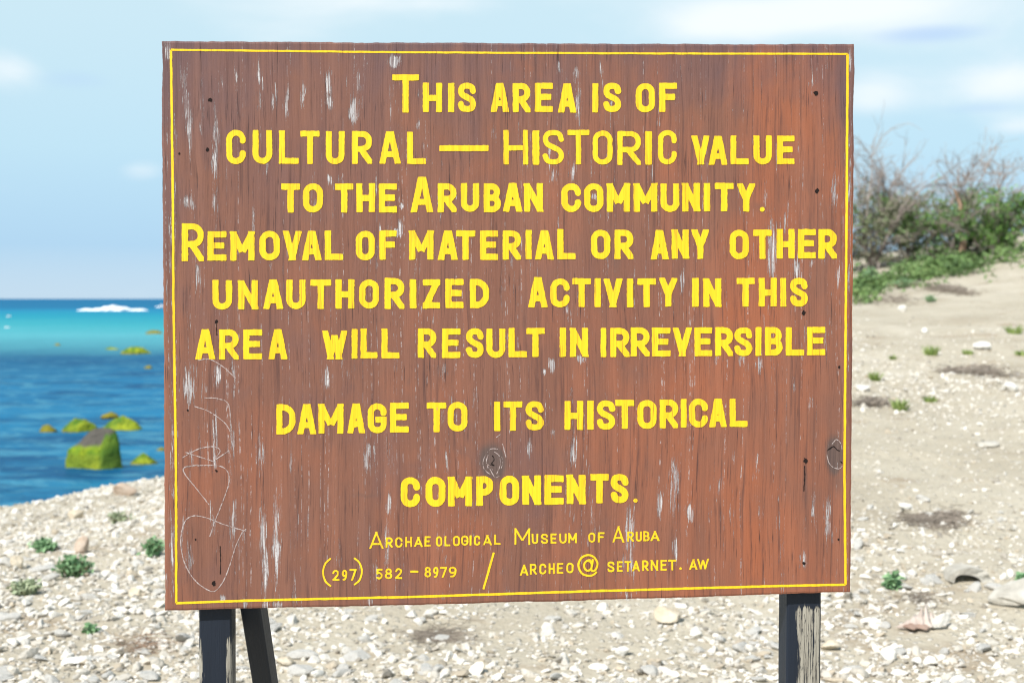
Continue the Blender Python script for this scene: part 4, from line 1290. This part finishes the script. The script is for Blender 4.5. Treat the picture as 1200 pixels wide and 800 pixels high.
LINES = [
 (7.2, True, 97.5, 131.8, 97.5, 131.8, [('T', 459.5, 491, 87, 132), ('H', 495.5, 518), ('I', 525, 532.5), ('S', 536.5, 558), ('A', 575.5, 596), ('R', 600.8, 621.5), ('E', 626.8, 648), ('A', 654.5, 674.8), ('I', 694, 701), ('S', 707, 728), ('O', 745, 767.5), ('F', 772.5, 793.5)]),
 (7.0, True, 152.2, 192.2, 159, 192.8, [('C', 265, 288), ('U', 296, 319), ('L', 327, 350), ('T', 352, 374.5), ('U', 381.8, 403.8), ('R', 412.5, 436), ('A', 445, 469), ('L', 477, 499), ('-', 515, 572.5, 170, 177),
   ('H', 590, 619, 152.5, 193), ('I', 624, 632, 152.5, 193), ('S', 636, 661, 152.5, 193), ('T', 665, 690.8, 152.5, 193), ('O', 694.5, 718, 153, 193), ('R', 723.5, 751, 153.8, 193.5), ('I', 756, 764, 153.8, 193.3), ('C', 771, 793, 153, 193),
   ('V', 811, 831, 159, 193), ('A', 831, 852, 159, 193), ('L', 856, 877.5, 159, 193), ('U', 883, 904.5, 159, 193), ('E', 910.5, 931, 159, 192.5)]),
 (7.4, True, 214.8, 249, 214.6, 248, [('T', 329.5, 351.5), ('O', 355, 378.5), ('T', 392.5, 414), ('H', 417.5, 439.5), ('E', 443.8, 465.3), ('A', 482, 507, 207.5, 249), ('R', 513, 535), ('U', 540, 561.5), ('B', 566.8, 587), ('A', 590, 611.5), ('N', 614, 636.3),
   ('C', 658, 681), ('O', 684.5, 707), ('M', 711, 738.3), ('M', 742.5, 770.3), ('U', 774, 796.2), ('N', 799.5, 820.3), ('I', 824.5, 832.2), ('T', 837.5, 859.7), ('Y', 864.5, 884.3), ('.', 890.3, 896.2, 242.3, 248)]),
 (7.4, True, 271, 305.5, 268.5, 303, [('R', 213, 239, 262, 306.5), ('E', 243, 265.3), ('M', 270, 298.3), ('O', 304, 328), ('V', 332, 353), ('A', 354.5, 376.2), ('L', 380.5, 402.2), ('O', 417, 439.2), ('F', 444.5, 464.8), ('M', 479.5, 508), ('A', 513.8, 536), ('T', 534.5, 556.8), ('E', 562.5, 583.8), ('R', 589, 610.5), ('I', 615.8, 623.2), ('A', 627.5, 648.6), ('L', 653, 674.6, 268, 303.5),
   ('O', 692.5, 715.2), ('R', 720, 742.2), ('A', 763, 783.2), ('N', 787, 807.2), ('Y', 811, 830.2), ('O', 855, 877.6), ('T', 882.5, 904.6), ('H', 910, 931.3), ('E', 935, 956), ('R', 959, 980.6)]),
 (7.4, True, 328, 362.6, 325.2, 358.8, [('U', 248.8, 272), ('N', 279, 302.2), ('A', 309, 331.2), ('U', 335.5, 358.2), ('T', 363.8, 388), ('H', 393, 415.2), ('O', 420.8, 444.2), ('R', 450.5, 473.8, 325.5, 362), ('I', 480, 487.9), ('Z', 495.5, 515.7), ('E', 521.8, 543.2), ('D', 550.5, 573.2),
   ('A', 619.5, 641.2, 324.4, 360), ('C', 645, 667.7), ('T', 670.5, 692.6), ('I', 696.8, 704), ('V', 708, 729), ('I', 734.5, 742.2), ('T', 746.8, 768.6), ('Y', 773, 793.2), ('I', 811, 818.9), ('N', 824, 845.2), ('T', 863, 884.6), ('H', 889, 910.2), ('I', 914.5, 921.4), ('S', 925.8, 946.7)]),
 (7.2, True, 385.8, 421.2, 383, 416.4, [('A', 229.5, 251.7), ('R', 256.8, 279.6), ('E', 285, 307.2), ('A', 315, 336.2), ('W', 378, 406.3, 387, 420.5), ('I', 412, 419), ('L', 422.5, 442.2), ('L', 447, 468.2, 385, 420), ('R', 489.5, 511.2), ('E', 518, 539.6), ('S', 546, 566.9), ('U', 570, 592.2), ('L', 596, 617.6), ('T', 616.8, 638.3), ('I', 655.8, 663.3), ('N', 668, 689.2),
   ('I', 703.8, 710.4), ('R', 715, 737.6), ('R', 739, 761.4), ('E', 764, 785.6), ('V', 789, 810.2), ('E', 813.8, 834.6), ('R', 838, 859), ('S', 860.5, 881.7), ('I', 885.3, 892.2), ('B', 896.5, 917.2), ('L', 920.8, 942.2), ('E', 945.5, 967.2)]),
 (7.2, True, 473.6, 509, 466.6, 500, [('D', 323.8, 346.2), ('A', 349, 370.2), ('M', 373, 402.4), ('A', 407.5, 427.2), ('G', 431, 453.2), ('E', 457, 479), ('T', 500, 523.2), ('O', 524.5, 548), ('I', 578.8, 586.2), ('T', 590, 612.2), ('S', 615.8, 637.2), ('H', 661.5, 683.4), ('I', 688, 695.7), ('S', 699.5, 721), ('T', 721, 743.2), ('O', 746.8, 769.6), ('R', 773, 794.7), ('I', 797.8, 804.7), ('C', 807.5, 829.7), ('A', 831.5, 851.2), ('L', 855, 876.2)]),
 (8.0, True, 558.8, 594, 554.5, 588.8, [('C', 469.5, 492.2), ('O', 498.8, 522), ('M', 525, 553.2), ('P', 558, 578.2), ('O', 585.5, 608.4), ('N', 612, 634), ('E', 638, 660.7), ('N', 664, 686.2), ('T', 691.8, 713.3), ('S', 715.5, 736.7), ('.', 742.3, 747.3, 583.6, 588.6)]),
 (2.2, False, 629.8, 641.8, 621.6, 633.4, [('A', 433, 449.2, 622.5, 642.6), ('R', 452, 460.2), ('C', 463, 471.7), ('H', 475, 483.2), ('A', 485.5, 495.2), ('E', 497.5, 504.7), ('O', 510.8, 518.2), ('L', 520.8, 527.7), ('O', 530.8, 539), ('G', 540.5, 549), ('I', 550.2, 552.6), ('C', 555.5, 562.7), ('A', 566, 576.2), ('L', 579, 586.6),
   ('M', 603, 621.3, 618.6, 638), ('U', 623, 630.7), ('S', 633.8, 642.2), ('E', 645, 652.2), ('U', 655.5, 664), ('M', 666, 676), ('O', 689.5, 697.7), ('F', 700.5, 708.2), ('A', 718, 731.4, 616, 635.2), ('R', 735, 742.7), ('U', 745, 752.2), ('B', 753.8, 761.4), ('A', 762.5, 772.7)]),
 (2.2, False, 668, 680.6, 654, 666.4, [('(', 377.5, 388.2, 653, 687), ('2', 389.5, 397.7), ('9', 400.5, 407.2), ('7', 409.5, 417.7, 666.3, 680), (')', 414.5, 425.2, 652.5, 685.3), ('5', 440.8, 448.2), ('8', 451, 459.7), ('2', 463, 471.2), ('-', 480.8, 490.2, 668, 670.6), ('8', 497.5, 505.2, 663.6, 676.2), ('9', 507.5, 514), ('7', 515.8, 524), ('9', 526, 535.2), ('/', 566, 579.2, 648.4, 688.6),
   ('A', 609.5, 619, 661, 673.9), ('R', 621, 629), ('C', 632, 640.2), ('H', 643, 650.2), ('E', 652.5, 660.2), ('O', 663.8, 672.2), ('@', 676.5, 701.8, 648.7, 675.3), ('S', 711.8, 720.2), ('E', 723, 729.7), ('T', 731.8, 739.7), ('A', 741, 749.7), ('R', 752.5, 760.2), ('N', 762.5, 771.3), ('E', 774, 781.4), ('T', 783, 792.7), ('.', 796, 799.3, 664.3, 667.2), ('A', 807.8, 817.2), ('W', 817, 830.7)]),
]
sdn = 0
for (w_, bold, ya0, yb0, ya1, yb1, chars) in LINES:
    film = Film()
    xa, xb = chars[0][1], chars[-1][2]
    for cdef in chars:
        ch, x0, x1 = cdef[:3]
        k = ((x0 + x1) / 2 - xa) / (xb - xa)
        if len(cdef) > 3: y0, y1 = cdef[3:]
        else: y0, y1 = ya0 + (ya1 - ya0) * k, yb0 + (yb1 - yb0) * k
        sdn += 7
        ww = w_
        if ch == '.': ww = min(x1 - x0, y1 - y0)
        if ch == '-': ww = y1 - y0
        if ch == 'I': ww = x1 - x0
        if ch == '/': ww = 2.6
        if ch == '@': ww = 2.4
        if bold and ch in 'HISTORC' and 589 < x0 < 795 and 150 < y0 < 156 and ch != 'I': ww = 6.2
        jit = rw.uniform(-0.35, 0.35) if bold else rw.uniform(-0.2, 0.2)
        add_char(film, ch, x0, x1, y0 + jit, y1 + jit, ww, bold, sdn % 400)
    film.build('lettering', m_yel, 0.0007)

# --- painted border line
film = Film()
BORD = [[(200.3, 58.6), (260, 59.2), (440, 61.2), (600, 62.2), (740, 62.8), (993.2, 63.4)],
        [(993.2, 63.4), (992.2, 240), (991.2, 350), (989.6, 550), (990.8, 684.6)],
        [(990.8, 684.6), (900, 686.4), (700, 692), (480, 699), (300, 703), (206.4, 706.2)],
        [(206.4, 706.2), (206.2, 550), (203.2, 350), (202.6, 240), (200.3, 58.6)]]
for bi, line in enumerate(BORD):
    for a, b in zip(line[:-1], line[1:]):
        L = math.hypot(b[0] - a[0], b[1] - a[1]); n = max(int(L / 40), 1)
        for k in range(n):
            p = (a[0] + (b[0] - a[0]) * k / n, a[1] + (b[1] - a[1]) * k / n); q_ = (a[0] + (b[0] - a[0]) * (k + 1) / n, a[1] + (b[1] - a[1]) * (k + 1) / n)
            hw = 1.15 if bi == 0 else 1.4
            hor = bi in (0, 2)
            lo, hi = (min(p[0], q_[0]), max(p[0], q_[0])) if hor else (min(p[1], q_[1]), max(p[1], q_[1]))
            st = (hi - lo) / round((hi - lo) / 0.5)

            def sd(X, Y, p=p, q_=q_, hw=hw):
                return seg_sd(X + 0.2 * fbm(Y / 12, Y * 0, 3 + bi, 2), Y + 0.2 * fbm(X / 12, X * 0, 5 + bi, 2), p, q_) - hw * (1 + 0.16 * fbm(X / 5, Y / 5, 60 + bi, 2))
            if hor: film.add(lo, hi - st * 0.5, min(p[1], q_[1]) - 2.5, max(p[1], q_[1]) + 2.5, st, sd)
            else: film.add(min(p[0], q_[0]) - 2.5, max(p[0], q_[0]) + 2.5, lo, hi - st * 0.5, st, sd)
film.build('border_line', m_yel, 0.0005)

# --- scratches, knot rings and cracks
m_scr, t = mat("scratched_bare_wood")
P = t.n('ShaderNodeTexCoord').outputs['Object']
finish(t, t.ramp(t.noise(t.vscale(P, 300, 1, 200), 1, 3, 0.7), [(0.35, (0.24, 0.15, 0.13)), (0.6, (0.46, 0.39, 0.38))]), 0.85, 0.15)
m_crk, t = mat("dark_crack")
finish(t, (0.018, 0.013, 0.012, 1), 0.9, 0.1)


def scratches(name, paths, m, hw, t_, brk=0.5, seed=1):
    film = Film()
    for pi_, pth in enumerate(paths):
        pts = catmull(pth, 8)
        xs_ = [p[0] for p in pts]; ys_ = [p[1] for p in pts]

        def sd(X, Y):
            D = np.full(X.shape, 9.0)
            for a, b in zip(pts[:-1], pts[1:]): D = np.minimum(D, seg_sd(X, Y, a, b))
            return D - hw * (1 + brk * fbm(X / 2.2, Y / 3.5, seed + pi_, 3) * 1.6)
        film.add(min(xs_) - 2, max(xs_) + 2, min(ys_) - 2, max(ys_) + 2, 0.4, sd)
    return film.build(name, m, t_)


scratches('scratch_mark', [
    [(245, 591), (230, 572), (216, 554), (218, 547), (240, 545), (258, 546), (267, 553), (268, 566), (262, 585), (252, 610), (246, 628)],
    [(288, 622), (262, 614), (244, 607), (228, 604), (218, 609), (213, 622), (212, 640), (217, 661), (228, 679), (242, 690), (252, 692), (262, 680), (270, 660), (276, 640), (284, 623)],
    [(284, 623), (288, 620)], [(214, 536), (232, 526), (250, 523), (258, 528), (252, 538), (268, 528)], [(216, 547), (232, 544)],
    [(228, 476), (245, 482), (262, 494), (270, 505)], [(240, 466), (256, 467), (268, 474), (270, 500)], [(232, 422), (246, 421), (262, 430), (276, 443)], [(218, 530), (252, 541)],
], m_scr, 0.50, 0.0004, 0.7, 11)
scratches('knot', [
    [(583, 526), (575, 526), (569, 533), (566, 542), (568, 550), (575, 556)], [(571, 544), (575, 546), (577, 550)], [(589, 520), (591, 528), (593, 536)], [(588, 535), (589, 542), (587, 550)],
    [(579, 529), (585, 534), (586, 545), (582, 555)], [(572, 533), (570, 540), (572, 548)], [(975, 520), (980, 515), (985, 519), (987, 528)], [(969, 532), (971, 541), (976, 547), (983, 549), (987, 546)], [(574, 549), (580, 559), (586, 557)], [(582, 512), (586, 509)],
], m_scr, 0.36, 0.0004, 1.0, 31)
scratches('crack', [
    [(577, 534), (579, 538), (576, 543), (579, 545)], [(574, 544), (578, 545)], [(969, 528), (973, 525), (977, 523), (981, 527), (984, 528)], [(984, 540), (987, 542)],
    [(943, 546), (943, 560), (942, 575)], [(258, 640), (258.5, 660), (258, 672)], [(253.5, 380), (254, 392)],
], m_crk, 0.55, 0.0005, 0.7, 51)

# --- nail heads and holes along the posts
for (px, py, rr) in ((246, 117, 2.2), (243, 175, 2.0), (253.5, 376.5, 2.0), (220, 480.5, 1.2), (253.5, 551.5, 1.3), (229, 631.5, 1.1), (250.5, 683, 2.4), (956, 109, 2.4), (957.5, 223.5, 2.4), (942, 366.5, 2.6), (983.5, 430, 1.4), (944, 539.5, 2.6), (982.5, 631.5, 1.2), (942, 659.5, 1.8), (210, 180, 1.1)):
    film = Film()
    film.add(px - 4, px + 4, py - 4, py + 5, 0.4, lambda X, Y: np.hypot((X - px) * 1.05, (Y - py) * np.where(Y > py, 0.8, 1.0)) - rr * (1 + 0.5 * fbm(X / 1.7, Y / 1.7, int(px) % 90, 2)))
    film.build('nail_hole', m_crk, 0.0006)

# --- posts and brace
def post_material(name, bare):
    m, t = mat(name)
    P = t.n('ShaderNodeTexCoord').outputs['Object']
    g1 = t.noise(t.vscale(P, 260, 260, 9), 1.0, 4, 0.7)
    g2 = t.noise(t.vscale(P, 45, 45, 5), 1.0, 4, 0.6)
    at = t.n('ShaderNodeAttribute', attribute_name='bare').outputs['Fac']
    msk = t.step(t.math('ADD', t.math('ADD', t.math('MULTIPLY', g1, 0.6), t.math('MULTIPLY', g2, 0.4)), t.math('MULTIPLY', t.math('SUBTRACT', at, 0.5), 0.55)), 0.56, 0.60)
    msk = t.math('MULTIPLY', msk, t.step(t.noise(t.vscale(P, 420, 420, 45), 1.0, 3, 0.7), 0.34, 0.44))
    wood = t.mix(t.step(g1, 0.35, 0.65), (0.17, 0.155, 0.13, 1), (0.37, 0.345, 0.29, 1))
    paint = t.mix(g2, (0.006, 0.009, 0.016, 1), (0.014, 0.021, 0.036, 1))
    finish(t, t.mix(msk, paint, wood), 0.55, 0.3, t.math('ADD', g1, t.math('MULTIPLY', msk, -0.6)), 0.0015, 0.8)
    return m


m_post = post_material("peeling_black_paint", 0.5)


def beam_mesh(name, w, d, z0, z1, bare_fn, nz=160, nx=18, ny=12):
    """hollow-less prism with slightly rounded arrises, long axis z, front at y=0"""
    bev = 0.003
    sec = []
    for i in range(nx + 1): sec.append((-w / 2 + bev + (w - 2 * bev) * i / nx, 0))
    for i in range(1, ny + 1): sec.append((w / 2, bev + (d - 2 * bev) * (i - 1) / (ny - 1)))
    for i in range(nx + 1): sec.append((w / 2 - bev - (w - 2 * bev) * i / nx, d))
    for i in range(1, ny + 1): sec.append((-w / 2, d - bev - (d - 2 * bev) * (i - 1) / (ny - 1)))
    sec = np.array(sec); n = len(sec)
    zs = np.linspace(z0, z1, nz)
    v = np.zeros((nz, n, 3)); v[:, :, :2] = sec; v[:, :, 2] = zs[:, None]
    v[:, :, 0] += 0.0012 * fbm(zs * 6, zs * 0, 4, 3)[:, None]
    i = np.arange(nz * n).reshape(nz, n)
    f = np.stack([i[:-1], np.roll(i, -1, 1)[:-1], np.roll(i, -1, 1)[1:], i[1:]], -1).reshape(-1, 4)
    v = v.reshape(-1, 3)
    return np_mesh(name, v, [f, i[-1][None, :], i[0][::-1][None, :]], False, {'bare': bare_fn(v[:, 0], v[:, 1], v[:, 2])})


YB = TK + 0.0006
pl, pr = loc(233, 740, YB), loc(271, 740, YB)
wl = pr[0] - pl[0]
zb = float(loc(255, 714, 0)[2])
ztop = float(loc(255, 60, 0)[2])
g0 = lambda x, y: float(terrain(*(np.array([ROOT.x, ROOT.y]) + TB * x + NB * y)))
lp = link_mesh('post', beam_mesh('post', wl, 0.06, g0((pl[0] + pr[0]) / 2, YB) - 0.25 , ztop,
               lambda x, y, z: np.where(y > 0.002, 0.62, 0.43 + 0.36 * sstep(x, wl * 0.16, wl * 0.46) + 0.18 * sstep(-x, wl * 0.30, wl * 0.48)) * sstep(-z, -zb + 0.012, -zb + 0.07)), m_post, sign, ((pl[0] + pr[0]) / 2, YB, 0))
lp['label'] = 'post with nearly all its black paint left'
ql, qr = loc(922, 740, YB), loc(962, 740, YB)
wr = qr[0] - ql[0]
zbr = float(loc(940, 694, 0)[2])
rp = link_mesh('post', beam_mesh('post', wr, 0.062, g0((ql[0] + qr[0]) / 2, YB) - 0.25, float(loc(940, 70, 0)[2]),
               lambda x, y, z: np.where(y > 0.002, 0.1, 0.34 + 0.44 * sstep(x, -wr * 0.30, -wr * 0.12)) * sstep(-z, -zbr + 0.012, -zbr + 0.035)), m_post, sign, ((ql[0] + qr[0]) / 2, YB, 0))  # dark paint left just under the board also paints in its shadow
rp['label'] = 'post worn down to bare grey wood'
# rear brace: from the back of the board down and backwards to the ground
ta, tb_ = loc(293.5, 718, YB + 0.028), loc(306.5, 800, YB + 0.145)
A3, B3 = Vector(ta), Vector(tb_)
dirv = (B3 - A3).normalized()
tgt = B3 + dirv * 1.15
topp = A3 - dirv * 0.05
Lb = (tgt - topp).length
bm_ = beam_mesh('brace', 0.039, 0.034, 0, Lb, lambda x, y, z: 0.05 + 0 * x)
br_ = link_mesh('brace', bm_, m_post, sign)
zax = dirv; yax = Vector((0.22, 1, 0)); xax = yax.cross(zax).normalized(); yax = zax.cross(xax).normalized()
mtx = Matrix((xax, yax, zax)).transposed().to_4x4(); mtx.translation = topp
br_.matrix_local = mtx
br_['label'] = 'black back strut leaning away behind the board'
